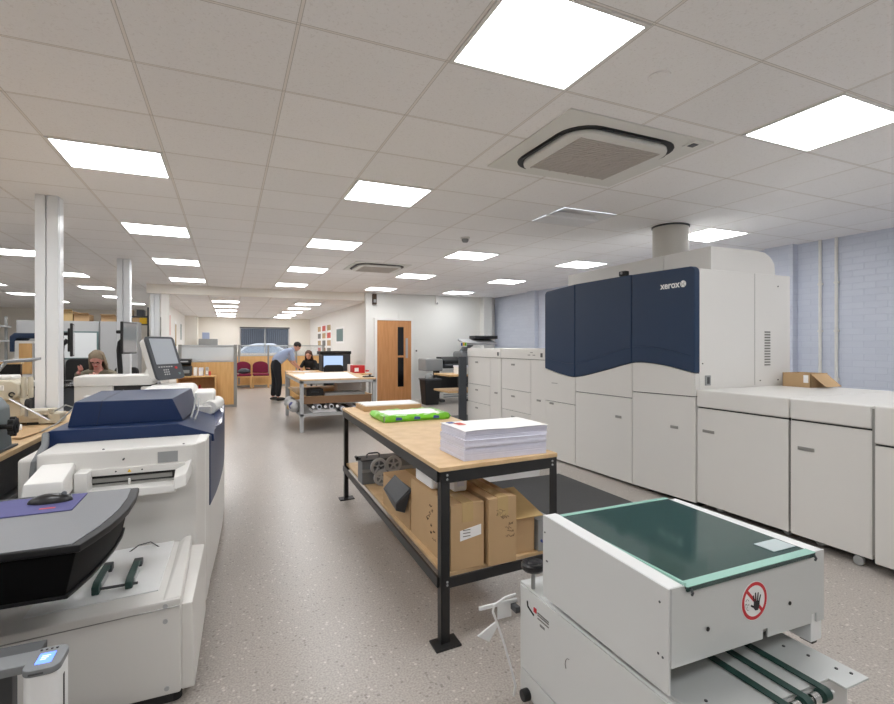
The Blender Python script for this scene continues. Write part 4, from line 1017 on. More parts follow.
MB().cyl((-0.505, 2.425, 0.437), (-0.345, 2.425, 0.437), 0.0055, 12).build('roller_shaft', 'dark grey', S)
b = MB(); b.tube([(-0.44, 2.83, 0.425), (-0.40, 2.84, 0.45), (-0.35, 2.85, 0.455), (-0.31, 2.83, 0.43)], 0.003, 6); b.build('wire_stop', 'dark grey', S)
sd = MB().hexa([(-0.172, 2.252, 0.05), (-0.122, 2.252, 0.05), (-0.105, 2.885, 0.05), (-0.172, 2.885, 0.05)], [(-0.172, 2.252, 0.395), (-0.13, 2.252, 0.395), (-0.11, 2.885, 0.395), (-0.172, 2.885, 0.40)], 0.006).build('side_door', 'press white', S)
b = MB()
for (xx, zz) in ((-0.225, 0.405), (-0.225, 0.345), (-0.22, 0.08)): b.cyl((xx, 2.231, zz), (xx, 2.238, zz), 0.009, 14)
b.build('bolts', 'cabinet grey', S)
for xx in (-0.2, -1.0): MB().cyl((xx, 2.30, 0), (xx, 2.30, 0.05), 0.03, 14).build('foot', 'rubber', S)

# grey table with black curved skirt
T = thing('curved_table', 'grey-topped table with deep curved black skirt holding a computer mouse', 'table', (-0.8, 2.25, 0))
edge = [(-1.45, 1.925), (-0.43, 1.915), (-0.405, 1.99), (-0.378, 2.085), (-0.362, 2.18), (-0.352, 2.27), (-0.350, 2.42), (-0.362, 2.585), (-1.45, 2.60)]
inner = [(-1.45, 1.925), (-0.455, 1.925), (-0.435, 1.99), (-0.41, 2.085), (-0.394, 2.18), (-0.384, 2.27), (-0.382, 2.42), (-0.392, 2.575), (-1.45, 2.59)]
MB().prism(edge, 'z', 0.772, 0.797, 0.006).build('edge_band', 'edge band', T)
MB().prism(inner, 'z', 0.796, 0.8, 0.001).build('tabletop', 'grey laminate', T)
lowp = [(-1.45, 1.95), (-0.475, 1.94), (-0.46, 2.0), (-0.44, 2.09), (-0.425, 2.2), (-0.415, 2.3), (-0.412, 2.45), (-0.42, 2.56), (-1.45, 2.57)]
MB().hexa([(x, y, 0.632) for x, y in lowp], [(x + (0.03 if x > -1 else 0), y, 0.773) for x, y in lowp], 0.004).build('skirt', 'skirt black', T)
MB().prism([(x + (0.008 if x > -1 else 0), y - 0.004 if y < 2.2 else y + 0.004) for x, y in lowp], 'z', 0.622, 0.634, 0.003).build('skirt_edge', 'edge band', T)
MB().box(-1.42, -1.16, 2.05, 2.45, 0.04, 0.625, 0.01).build('pedestal', 'slate', T)
MB().box(-1.62, -1.13, 1.98, 2.52, 0.0, 0.04, 0.006).build('base', 'black', T)
tag(MB().prism([(-1.0, 2.30), (-0.545, 2.315), (-0.545, 2.55), (-1.0, 2.55)], 'z', 0.8, 0.804, 0.001).build('mouse_mat', 'mousepad', smooth=0, shift=(-0.77, 2.43, 0.8)), 'violet mouse mat lying on the grey curved table', 'mouse mat')
b = MB(); b.box(-0.66, -0.61, 2.36, 2.375, 0.8036, 0.8046); b.build('red_print', 'red', bpy.data.objects['mouse_mat'], smooth=0, local=False)
bpy.data.objects['red_print'].location = (0, 0, 0)
t = thing('computer_mouse', 'black computer mouse resting on the violet mat', 'computer mouse', (-0.65, 2.46, 0.804))
b = MB(); b.sph((-0.65, 2.46, 0.804), (0.075, 0.036, 0.034), 24)
bmesh.ops.bisect_plane(b.bm, geom=b.bm.verts[:] + b.bm.edges[:] + b.bm.faces[:], plane_co=(0, 0, 0.8045), plane_no=(0, 0, 1), clear_inner=True)
b.build('shell', 'black satin', t, smooth=60)
MB().cyl((-0.605, 2.455, 0.8325), (-0.605, 2.465, 0.8325), 0.009, 14).build('scroll_wheel', 'grey plastic', t)
MB().tube([(-0.58, 2.46, 0.812), (-0.60, 2.54, 0.806), (-0.75, 2.56, 0.805), (-1.0, 2.52, 0.805)], 0.003, 6).build('cable', 'grey plastic', t)

# control pillar at the near edge
t = thing('control_pillar', 'slim white pillar with grey cap and glowing blue display in the near corner', 'control panel', (-0.415, 1.55, 0))
MB().prism(rrect(-0.418, 1.552, 0.037, 0.050, 0.022, 6), 'z', 0.0, 0.628, 0.003).build('pillar', 'machine light', t)
cap = MB().prism(rrect(-0.418, 1.552, 0.039, 0.053, 0.024, 6), 'z', 0.628, 0.645, 0.003).build('cap', 'grey plastic', t)
MB().box(-0.95, -0.435, 1.535, 1.60, 0.622, 0.6445, 0.004).build('arm', 'grey plastic', t)
MB().box(-0.435, -0.402, 1.525, 1.572, 0.645, 0.6465, 0.0005).build('display', 'screen pad', cap)
b = MB()
for k in range(3): b.box(-0.428, -0.416 + 0.003 * k, 1.540 + k * 0.008, 1.543 + k * 0.008, 0.6465, 0.6470)
b.build('display_text', 'screen white', cap, smooth=0)
b = MB()
for k in range(4): b.cyl((-0.438 + k * 0.011, 1.59, 0.644), (-0.438 + k * 0.011, 1.59, 0.6465), 0.003, 8)
b.build('buttons', 'black', cap)
MB().box(-0.3825, -0.380, 1.54, 1.552, 0.25, 0.60, 0.001).build('side_slot', 'black', t)
MB().box(-0.44, -0.41, 1.4975, 1.4995, 0.634, 0.638).build('cap_mark', 'dark grey', cap)
MB().box(-1.0, -0.52, 1.66, 1.70, 0.0, 0.60, 0.004).build('dark_panel', 'dark grey', t)  # plain dark panel and crossbar filling the dark area beside the pillar
MB().box(-1.0, -0.45, 1.60, 1.68, 0.59, 0.63, 0.003).build('dark_crossbar', 'dark grey', t)
mat('brown board', (132, 100, 72), 0.7, var=0.08)
# ------------------------------------------------------------------ left hand work counter and its machines
W = thing('work_counter', 'wooden-topped work counter along the left carrying old finishing machines', 'work counter', (-1.7, 3.9, 0))
MB().box(-2.6, -1.09, 2.6, 5.35, 0.82, 0.85, 0.003).build('worktop', 'mdf', W)
MB().box(-2.55, -1.16, 2.65, 5.30, 0.58, 0.82, 0.004).build('apron', 'slate', W)
MB().box(-2.5, -1.14, 2.65, 5.30, 0.535, 0.56, 0.004).build('shelf_edge', 'grey plastic', W)
MB().box(-2.55, -1.22, 2.68, 5.28, 0.0, 0.53, 0.004).build('base_cabinet', 'slate', W)
t = thing('gear_box_machine', 'dark blue-grey machine block with black hand knob on the work counter', 'machine', (-1.4, 3.45, 0.85))
MB().prism([(-1.75, 0.85), (-1.135, 0.85), (-1.145, 1.085), (-1.185, 1.14), (-1.75, 1.16)], 'y', 3.28, 3.63, 0.012, 3, 0.3).build('housing', 'dove blue grey', t)
MB().cyl((-1.15, 3.47, 0.985), (-1.06, 3.47, 0.985), 0.014, 14).build('spindle', 'black', t)
kb = MB(); kb.cyl((-1.10, 3.47, 0.985), (-1.065, 3.47, 0.985), 0.042, 20, bev=0.008)
for k in range(8):
    a = 2 * PI * k / 8; kb.cyl((-1.095, 3.47 + .042 * math.cos(a), .985 + .042 * math.sin(a)), (-1.07, 3.47 + .042 * math.cos(a), .985 + .042 * math.sin(a)), 0.012, 10)
kb.build('hand_knob', 'black', t)
MB().box(-1.75, -1.115, 3.26, 3.65, 0.85, 0.862, 0.002).build('base_plate', 'slate', t)
t = thing('paper_cutter', 'old beige machine with slanted lever and grey lid on the work counter', 'machine', (-1.7, 4.6, 0.85))
MB().box(-2.3, -1.22, 4.52, 4.80, 0.87, 0.945, 0.008).build('bed', 'beige machine', t)
MB().box(-2.3, -1.20, 4.50, 4.53, 0.90, 0.955, 0.004).build('front_rail', 'beige machine', t)
for xx in (-2.2, -1.3): MB().box(xx - 0.04, xx + 0.04, 4.54, 4.78, 0.85, 0.875, 0.004).build('foot', 'black', t)
MB().prism([(-2.05, 1.05), (-1.37, 1.05), (-1.33, 1.09), (-1.33, 1.16), (-1.37, 1.19), (-2.05, 1.195)], 'y', 4.36, 4.62, 0.014, 3, 0.3).build('head', 'beige machine', t)
MB().box(-1.46, -1.41, 4.345, 4.36, 1.12, 1.155, 0.002).build('name_plate', 'trim white', t)
b = MB(); b.tube([(-1.365 + .015 * math.cos(q), 4.35, 1.09 + .015 * math.sin(q)) for q in [i * .5 for i in range(11)]], 0.005, 6); b.build('hook', 'black', t)
MB().box(-1.52, -1.38, 4.40, 4.58, 1.19, 1.22, 0.01).build('top_cover', 'trim white', t)
for xx in (-1.315, -1.275): MB().cyl((xx, 4.40, 1.06), (xx, 4.40, 1.21), 0.016, 14, bev=0.006).build('cylinder', 'beige machine', t)
MB().cyl((-1.30, 4.39, 1.02), (-1.27, 4.39, 1.02), 0.035, 14, bev=0.006).build('hand_wheel', 'black', t)
MB().box(-1.46, -1.34, 4.42, 4.60, 0.93, 1.06, 0.006).build('side_column', 'beige machine', t)
MB().box(-2.05, -1.85, 4.44, 4.72, 0.94, 1.06, 0.004).build('rear_column', 'beige machine', t)
MB().tube([(-1.38, 4.36, 1.06), (-1.16, 4.36, 0.90)], 0.008, 8).build('lever', 'silver', t)
MB().tube([(-1.30, 4.40, 0.93), (-1.30, 4.40, 1.05)], 0.010, 8).build('clamp_rod', 'silver', t)
MB().hexa([(-1.50, 4.62, 1.30), (-1.33, 4.62, 1.31), (-1.33, 4.82, 1.32), (-1.50, 4.82, 1.31)], [(-1.50, 4.62, 1.318), (-1.33, 4.62, 1.328), (-1.33, 4.82, 1.338), (-1.50, 4.82, 1.328)], 0.003).build('lid', 'grey plastic', t)
MB().tube([(-1.56, 4.62, 1.20), (-1.49, 4.66, 1.315)], 0.012, 8).build('lid_arm', 'steel grey', t)
cl = MB(); cl.box(-1.26, -1.13, 4.50, 4.66, 0.86, 0.93, 0.006); cl.cyl((-1.19, 4.52, 0.93), (-1.19, 4.52, 0.965), 0.02, 12); cl.build('end_block', 'beige machine', t)
MB().tube([(-1.2, 4.58, 0.93), (-1.12, 4.60, 0.98), (-1.06, 4.56, 0.96), (-1.1, 4.3, 0.88), (-1.14, 4.1, 0.857)], 0.006, 8).build('hose', 'mid grey', t)
for k, (x0, y0, z0, a, lab) in enumerate(((-1.50, 3.85, 0.8505, 0.15, 'lower brown card sheet lying on the wooden work counter'), (-1.45, 3.90, 0.858, -0.1, 'upper brown card sheet lying on another card sheet'))):
    tag(MB().cbox((x0 + 0.15, y0 + 0.15, z0 + 0.003), (0.32, 0.36, 0.006), 0.001, rz=a).build('card_sheet', 'carton', smooth=0, shift=(x0 + .15, y0 + .15, z0)), lab, 'card', 'card sheets')
tag(MB().cyl((-1.62, 4.12, 0.876), (-1.27, 4.22, 0.876), 0.025, 20).build('paper_roll', 'paper', shift=(-1.45, 4.17, 0.85)), 'short white paper roll lying on the work counter', 'paper roll')
t = thing('black_display', 'black screen with wooden trim at far left behind the beige machine', 'screen', (-2.5, 6.7, 0))
MB().box(-3.0, -2.03, 6.7, 6.76, 1.0, 1.235, 0.006).build('screen', 'gloss black', t)
MB().box(-3.05, -2.02, 6.69, 6.78, 1.23, 1.255, 0.003).build('wood_trim', 'shelf wood', t)
MB().box(-3.05, -2.0, 6.68, 6.8, 0.97, 1.0, 0.003).build('lower_trim', 'shelf wood', t)
for xx in (-2.95, -2.1): MB().box(xx - 0.03, xx + 0.03, 6.72, 6.77, 0, 0.98, 0.003).build('leg', 'dark grey', t)
t = thing('guillotine_cabinet', 'tall grey cabinet with navy rounded top and wooden side panel', 'cabinet', (-2.4, 9.3, 0))
MB().prism([(-2.80, 0.0), (-2.36, 0.0), (-2.36, 1.50), (-2.80, 1.50)], 'y', 9.0, 9.5, 0.01).build('body', 'trim white', t)
MB().prism([(-2.84, 1.34), (-2.84, 1.56), (-2.79, 1.61), (-2.34, 1.61), (-2.34, 1.535), (-2.76, 1.535), (-2.79, 1.50), (-2.79, 1.34)], 'y', 8.97, 9.52, 0.008).build('navy_trim', 'press navy', t)
MB().box(-2.74, -2.59, 8.985, 9.0, 1.02, 1.46, 0.003).build('wood_panel', 'beech', t)
MB().box(-2.57, -2.38, 8.985, 9.0, 0.6, 1.46, 0.003).build('grey_panel', 'mid grey', t)
t = thing('storage_rack', 'open metal rack of boxes by the far left wall', 'rack', (-4.4, 12.0, 0))
for xx in (-5.3, -3.93):
    for yy in (11.75, 12.25): MB().box(xx - 0.02, xx + 0.02, yy - 0.02, yy + 0.02, 0, 2.0, 0.002).build('upright', 'steel grey', t)
zs = (0.3, 0.8, 1.12, 1.5, 1.78)
for z in zs: MB().box(-5.33, -3.86, 11.72, 12.28, z, z + 0.03, 0.003).build('shelf', 'cabinet grey', t)
random.seed(4)
spots = ((1.81, -4.30, 'carton', 0.16, 'brown box on the top shelf of the far metal rack'), (1.53, -4.18, 'mid grey', 0.11, 'grey box at the front of the second rack shelf'), (1.53, -4.55, 'cabinet grey', 0.14, 'pale grey box deeper along the second rack shelf'), (1.15, -4.2, 'slate', 0.10, 'dark box at the front of the third rack shelf'), (1.15, -4.6, 'carton', 0.17, 'brown box deeper along the third rack shelf'))
for z, x, m, h, lab in spots:
    t = thing('storage_box', lab, 'box', (x, 11.95, z), 0, 'boxes on the metal rack')
    MB().box(x - 0.14, x + 0.14, 11.76, 12.1, z, z + h, 0.004).build('box', m, t)
    MB().box(x - 0.145, x + 0.145, 11.755, 12.105, z + h - 0.03, z + h + 0.004, 0.003).build('lid', m, t)

# ------------------------------------------------------------------ counter, screens and seated figure in the middle left
t = thing('reception_desk', 'dark-topped desk with grey front behind the white columns', 'desk', (-2.0, 7.7, 0))
MB().box(-3.0, -0.95, 7.2, 8.2, 0.93, 0.955, 0.004).build('desktop', 'gloss black', t)
MB().box(-2.95, -1.0, 7.25, 7.30, 0.1, 0.93, 0.004).build('front_panel', 'slate', t)
for xx in (-2.9, -1.05): MB().box(xx - 0.03, xx + 0.03, 7.3, 8.15, 0, 0.93, 0.004).build('leg', 'dark grey', t)
MB().box(-1.75, -0.98, 7.35, 7.75, 0.956, 0.975, 0.004).build('glass_plate', 'monitor glass', t)
for k, (x0, x1, lab) in enumerate(((-2.30, -1.92, 'flat pale paper tray on the dark desk below the seated person'), (-2.62, -2.38, 'small pale tray on the dark desk beside the first white column'))):
    t = thing('paper_tray', lab, 'tray', ((x0 + x1) / 2, 7.45, 0.955), 0, 'paper trays')
    MB().box(x0, x1, 7.28, 7.62, 0.955, 1.0 + 0.02 * k, 0.006).build('tray', 'cabinet grey', t)
    MB().box(x0 + 0.02, x1 - 0.02, 7.30, 7.60, 1.0 + 0.02 * k, 1.008 + 0.02 * k, 0.002).build('sheets', 'paper', t)
def desk_monitor(x, y, z, ang, label, h=0.42, w=0.50):
    t = thing('desk_monitor', label, 'monitor', (x, y, 0.955), ang)
    d = z - 0.955
    MB().box(-w/2, w/2, -0.03, 0.0, d - h/2, d + h/2, 0.008).build('bezel', 'black', t, local=True)
    MB().box(-w/2 + 0.02, w/2 - 0.02, -0.034, -0.029, d - h/2 + 0.02, d + h/2 - 0.02).build('screen', 'monitor glass', t, local=True)
    MB().box(-0.10, 0.10, 0.0, 0.03, d - 0.15, d + 0.15, 0.008).build('mount', 'black', t, local=True)
    MB().tube([(0, 0.03, d), (0, 0.09, d - 0.06), (0, 0.10, d - 0.16), (0, 0.08, 0.02)], 0.03, 10).build('arm', 'black', t, local=True)
    MB().cyl((0.0, 0.03, d + 0.08), (0.0, 0.13, d + 0.08), 0.022, 12, bev=0.006).build('knob', 'black', t, local=True)
    MB().cyl((0, 0.08, 0), (0, 0.08, 0.025), 0.10, 20).build('base', 'black', t, local=True)
desk_monitor(-1.22, 7.75, 1.53, math.radians(80), 'grey-screened monitor turned aside on a black arm before the second column')
desk_monitor(-1.86, 7.85, 1.50, math.radians(101), 'black monitor seen edge-on just past the first white column')
def office_chair(x, y, a, label, zt=0.98, m='black'):
    t = thing('office_chair', label, 'chair', (x, y, 0), a, 'black office chairs')
    MB().box(-0.24, 0.24, -0.23, 0.23, 0.43, 0.51, 0.03, 3).build('seat', m, t, local=True)
    MB().prism(rrect(0, zt - 0.25, 0.22, 0.25, 0.08), 'y', 0.21, 0.27, 0.02, 3).build('backrest', m, t, local=True)
    MB().tube([(0, 0.1, 0.43), (0, 0.28, 0.45), (0, 0.285, zt - 0.3)], 0.02, 8).build('back_stem', 'dark grey', t, local=True)
    MB().cyl((0, 0, 0.1), (0, 0, 0.44), 0.03, 12).build('gas_lift', 'dark grey', t, local=True)
    for k in range(5):
        c, s = math.cos(2*PI*k/5), math.sin(2*PI*k/5)
        l = MB().tube([(0, 0, 0.11), (0.28 * c, 0.28 * s, 0.07)], [0.025, 0.018], 8).build('base_arm', 'black', t, local=True)
        MB().sph((0.28 * c, 0.28 * s, 0.032), 0.032, 10).build('castor', 'rubber', l, local=True)
    return t
office_chair(-2.08, 9.5, 0.3, 'black office chair behind the desk beside the grey-haired person', 1.22)
office_chair(-1.75, 10.1, -0.5, 'black office chair half hidden behind the second white column', 1.05)
# tall grey cupboards, boxes on top, whiteboard
random.seed(6)
for k, (x0, x1) in enumerate(((-5.1, -3.9), (-3.79, -2.43), (-2.42, -1.75))):
    if k == 0: continue
    t = thing('grey_cupboard', ['', 'wide tall grey cupboard with whiteboard fixed to its front', 'narrower tall grey cupboard right behind the second white column'][k], 'cupboard', ((x0 + x1) / 2, 12.5, 0), 0, 'tall grey cupboards')
    MB().box(x0, x1, 12.3, 12.8, 0.0, 1.93, 0.004).build('body', 'cabinet grey', t)
    MB().box(x0 + 0.02, (x0 + x1) / 2 - 0.003, 12.285, 12.3, 0.1, 1.90, 0.003).build('door', 'cabinet grey', t)
    MB().box((x0 + x1) / 2 + 0.003, x1 - 0.02, 12.285, 12.3, 0.1, 1.90, 0.003).build('door', 'cabinet grey', t)
t = thing('whiteboard', 'white board with grey-green frame on the grey cupboard above the seated person', 'whiteboard', (-2.8, 12.25, 1.4))
MB().box(-3.2, -2.44, 12.265, 12.285, 1.15, 1.72, 0.003).build('frame', 'board frame', t)
MB().box(-3.17, -2.47, 12.258, 12.268, 1.18, 1.69, 0.002).build('board', 'whiteboard', t)
MB().box(-3.0, -2.65, 12.235, 12.265, 1.15, 1.165, 0.003).build('pen_ledge', 'board frame', t)
bl = (('carton', -3.35, 0.24, 'open brown carton on the cupboard nearest the first column'), ('tape', -3.02, 0.20, 'yellowish carton leaning on the brown one on the cupboard top'), ('carton', -2.74, 0.14, 'flat carton at the end of the row on the cupboard top'), ('carton', -2.28, 0.12, 'small lone carton on the narrower grey cupboard'))
for m, x, h, lab in bl:
    t = thing('storage_box', lab, 'box', (x, 12.5, 1.93), 0, 'cartons on the grey cupboards')
    MB().box(x - 0.13, x + 0.13, 12.33, 12.7, 1.93, 1.93 + h, 0.004).build('carton', m, t)
    MB().hexa([(x - 0.13, 12.33, 1.93 + h), (x + 0.13, 12.33, 1.93 + h), (x + 0.13, 12.22, 1.95 + h), (x - 0.13, 12.22, 1.95 + h)], [(x - 0.13, 12.33, 1.935 + h), (x + 0.13, 12.33, 1.935 + h), (x + 0.13, 12.22, 1.955 + h), (x - 0.13, 12.22, 1.955 + h)]).build('flap', m, t)
t = thing('roll_rack', 'narrow rack of coloured boxes between the second and third columns', 'rack', (-1.9, 13.3, 0))
for xx in (-2.2, -1.66): MB().box(xx - 0.02, xx + 0.02, 13.1, 13.5, 0, 2.3, 0.003).build('upright', 'dark grey', t)
for z in (1.92, 2.1): MB().box(-2.22, -1.64, 13.1, 13.5, z - 0.02, z, 0.002).build('shelf', 'dark grey', t)
for k, (m, xx, zz) in enumerate((('tape', -2.08, 1.92), ('carton', -1.9, 1.92), ('yellow', -1.76, 1.92), ('carton', -2.05, 2.1), ('slate', -1.82, 2.1))):
    tag(MB().box(xx - 0.07, xx + 0.07, 13.1, 13.4, zz, zz + 0.14, 0.004).build('storage_box', m, shift=(xx, 13.25, zz)), ['pale carton at the lower left of the narrow rack', 'brown carton in the middle of the narrow rack lower shelf', 'yellow carton on the narrow rack lower shelf', 'brown carton on the narrow rack upper shelf', 'dark carton on the narrow rack upper shelf'][k], 'box', 'cartons on the narrow rack')

# ------------------------------------------------------------------ far room: partitions, bookcase, chairs
def partition(x0, x1, y, zw, zt, label, mul, ends=(1, 1)):
    t = thing('office_partition', label, 'partition', ((x0 + x1) / 2, y, 0))
    MB().box(x0, x1, y - 0.02, y + 0.02, 0.06, zw, 0.003).build('wood_panel', 'beech', t)
    MB().box(x0, x1, y - 0.03, y + 0.03, 0.0, 0.06, 0.003).build('kick_rail', 'handle grey', t)
    MB().box(x0, x1, y - 0.006, y + 0.006, zw, zt - 0.03).build('glass_panel', 'frosted' if mul == 0 else 'pane', t, smooth=0)
    MB().box(x0, x1, y - 0.025, y + 0.025, zt - 0.035, zt, 0.003).build('top_rail', 'cabinet grey', t)
    MB().box(x0, x1, y - 0.025, y + 0.025, zw - 0.02, zw + 0.02, 0.003).build('mid_rail', 'cabinet grey', t)
    for k, e in enumerate(ends):
        if e:
            X = (x0, x1)[k]
            MB().box(X - 0.035, X + 0.035, y - 0.035, y + 0.035, 0, zt + 0.01, 0.006).build('post', 'handle grey', t)
    for k in range(mul):
        X = x0 + (x1 - x0) * (k + 1) / (mul + 1)
        MB().box(X - 0.03, X + 0.03, y - 0.03, y + 0.03, 0, zt + 0.01, 0.005).build('post', 'handle grey', t)
partition(-0.98, 0.16, 12.6, 1.07, 1.44, 'low wood and frosted glass partition with grey post nearest the aisle', 0, (1, 1))
partition(-0.6, 3.2, 18.5, 1.08, 1.44, 'wood and glass partition behind the two burgundy chairs', 3, (1, 1))
t = thing('bookcase', 'light wood open bookcase in front of the low partition', 'bookcase', (-0.6, 12.2, 0))
MB().box(-1.0, -0.24, 11.95, 12.5, 0.74, 0.77, 0.003).build('top', 'beech', t)
for xx in (-1.0, -0.265): MB().box(xx, xx + 0.025, 11.96, 12.5, 0, 0.74, 0.002).build('side', 'beech', t)
for z in (0.04, 0.38): MB().box(-0.975, -0.265, 11.98, 12.48, z, z + 0.02, 0.002).build('shelf', 'beech', t)
MB().box(-0.975, -0.265, 12.47, 12.49, 0.04, 0.74).build('back_panel', 'shelf wood', t, smooth=0)
t = thing('coffee_machine', 'black and grey coffee machine on the light wood bookcase', 'coffee machine', (-0.8, 12.2, 0.77))
MB().box(-0.98, -0.72, 12.08, 12.40, 0.77, 0.98, 0.02, 3).build('base', 'slate', t)
MB().box(-0.95, -0.76, 12.05, 12.10, 0.83, 0.90, 0.006).build('drip_tray', 'steel grey', t)
MB().hexa([(-0.98, 12.02, 1.04), (-0.72, 12.02, 1.04), (-0.74, 12.4, 0.98), (-0.96, 12.4, 0.98)], [(-1.0, 12.02, 1.13), (-0.72, 12.02, 1.13), (-0.72, 12.4, 1.14), (-1.0, 12.4, 1.14)], 0.015).build('brew_head', 'black', t)
MB().box(-0.94, -0.78, 12.013, 12.022, 1.07, 1.10, 0.003).build('control_strip', 'cabinet grey', t)
for k, (x, w, h, m, lab) in enumerate(((-0.65, 0.07, 0.18, 'paper', 'white carton beside the coffee machine on the bookcase'), (-0.54, 0.09, 0.17, 'paper cool', 'upright white folder in the middle of the bookcase top'), (-0.42, 0.06, 0.18, 'cabinet grey', 'pale packet near the outer end of the bookcase top'))):
    t = thing('paper_folder', lab, 'folder', (x, 12.25, 0.77), 0, 'papers on the bookcase')
    MB().box(x - w / 2, x + w / 2, 12.12, 12.3, 0.77, 0.77 + h, 0.004).build('cover', m, t)
    MB().box(x - w / 2 + 0.008, x + w / 2 - 0.008, 12.113, 12.121, 0.80, 0.77 + h * .6, 0.001).build('front_label', 'paper', t)
tag(MB().cyl((-0.37, 12.16, 0.77), (-0.37, 12.16, 0.86), 0.03, 16, bev=0.004).build('orange_mug', 'print red', shift=(-0.37, 12.16, 0.77)), 'small orange-red mug at the outer end of the bookcase top', 'mug')
t = thing('red_container', 'small red container standing inside the light wood bookcase', 'container', (-0.55, 12.2, 0.4))
MB().cyl((-0.56, 12.1, 0.40), (-0.56, 12.1, 0.50), 0.06, 16, bev=0.01).build('pot', 'red', t)
MB().cyl((-0.56, 12.1, 0.50), (-0.56, 12.1, 0.57), 0.02, 12).build('stopper', 'red', t)
t = thing('filing_cabinet', 'grey filing cabinet behind the partition by the back wall', 'filing cabinet', (-0.75, 20.9, 0))
MB().box(-1.05, -0.3, 20.6, 21.25, 0, 1.45, 0.006).build('body', 'cabinet grey', t)
for z in (0.04, 0.39, 0.74, 1.09):
    d = MB().box(-1.03, -0.32, 20.585, 20.6, z, z + 0.33, 0.004).build('drawer', 'mid grey', t)
    MB().box(-0.75, -0.6, 20.575, 20.586, z + 0.26, z + 0.28, 0.002).build('pull', 'silver', d)
tag(MB().box(-1.0, -0.35, 20.65, 21.15, 1.45, 1.68, 0.01).build('grey_carton', 'mid grey', shift=(-0.7, 20.9, 1.45)), 'grey carton on top of the filing cabinet by the back wall', 'box')
tag(MB().box(-0.88, -0.64, 20.7, 21.0, 1.68, 1.92, 0.01).build('pale_blue_carton', 'shirt blue', shift=(-0.76, 20.85, 1.68)), 'small pale blue box on the grey carton by back wall', 'box')
def visitor_chair(x, y, label):
    t = thing('visitor_chair', label, 'chair', (x, y, 0), 0, 'burgundy waiting chairs')
    MB().box(-0.25, 0.25, -0.24, 0.22, 0.41, 0.49, 0.025, 3).build('seat', 'burgundy', t, local=True)
    P = [(-0.25, 0.50)] + [(0.25 * math.cos(PI - PI * k / 12), 0.74 + 0.15 * math.sin(PI * k / 12)) for k in range(13)] + [(0.25, 0.50)]
    MB().prism(P, 'y', 0.17, 0.24, 0.02, 3, 0.6).build('backrest', 'burgundy', t, local=True)
    MB().box(-0.26, 0.26, -0.22, 0.2, 0.37, 0.41, 0.004).build('seat_frame', 'beech', t, local=True)
    for xx in (-0.245, 0.245):
        for yy in (-0.21, 0.2): MB().box(xx - 0.02, xx + 0.02, yy - 0.02, yy + 0.02, 0, 0.41, 0.004).build('leg', 'beech', t, local=True)
    MB().box(-0.23, 0.23, -0.01, 0.02, 0.10, 0.13, 0.003).build('stretcher', 'beech', t, local=True)
    return t
vc = visitor_chair(0.46, 17.95, 'burgundy waiting chair with a black bag on its seat')
copy_tree(vc, (1.02, 17.95, 0), 'empty burgundy waiting chair nearer the man in the blue shirt')
t = thing('black_bag', 'black bag with pale strap lying on a burgundy chair', 'bag', (0.48, 17.9, 0.49))
MB().sph((0.50, 17.88, 0.575), (0.20, 0.14, 0.085), 20).build('body', 'slate', t, smooth=60)
MB().tube([(0.32, 17.85, 0.56), (0.40, 17.80, 0.655), (0.55, 17.80, 0.665), (0.66, 17.85, 0.58)], 0.012, 8).build('strap', 'grey plastic', t)
tag(MB().cbox((0.28, 17.75, 0.497), (0.10, 0.14, 0.012), 0.003).build('white_paper', 'paper', shift=(0.28, 17.75, 0.49)), 'small white paper on the seat edge beside the black bag', 'paper')
# notices
def framed(x, y, z, w, h, axis, label, m='print red', s=1):
    t = thing('wall_notice', label, 'notice', (x, y, z))
    if axis == 'x':
        MB().box(min(x, x + s * .012), max(x, x + s * .012), y - w / 2, y + w / 2, z - h / 2, z + h / 2, 0.002).build('sheet', 'paper', t)
        MB().box(min(x + s * .012, x + s * .014), max(x + s * .012, x + s * .014), y - w * .4, y + w * .4, z - h * .38, z + h * .38).build('print', m, t, smooth=0)
    return t
framed(3.27, 15.85, 1.76, 1.25, 0.52, 'x', 'pale framed picture alone on the side wall of the far room', 'board frame', -1)
k = 0
nm = ['top', 'upper', 'lower', 'bottom']
for r_ in range(4):
    for c_ in range(3):
        lab = '%s %s sheet in the block of orange and white notices on the far side wall' % (nm[r_], ['nearest', 'middle', 'farthest'][c_])
        framed(3.27, 17.7 + c_ * 1.0, 2.06 - r_ * 0.27, 0.85, 0.255, 'x', lab, ['tape', 'print red', 'carton', 'ink grey'][(r_ + c_) % 4], -1)['group'] = 'notice sheets'
framed(-1.5, 13.9, 1.85, 0.5, 0.7, 'x', 'dark framed notice nearest on the divider wall', 'ink grey', 1)
framed(-1.5, 15.8, 2.0, 0.45, 0.75, 'x', 'red banner notice high on the divider wall', 'print red', 1)
framed(-1.5, 17.6, 1.75, 0.5, 0.9, 'x', 'tall pale poster with pink print on the divider wall', 'tape', 1)
framed(-1.5, 19.5, 1.9, 0.5, 0.7, 'x', 'farthest framed notice on the divider wall', 'board frame', 1)

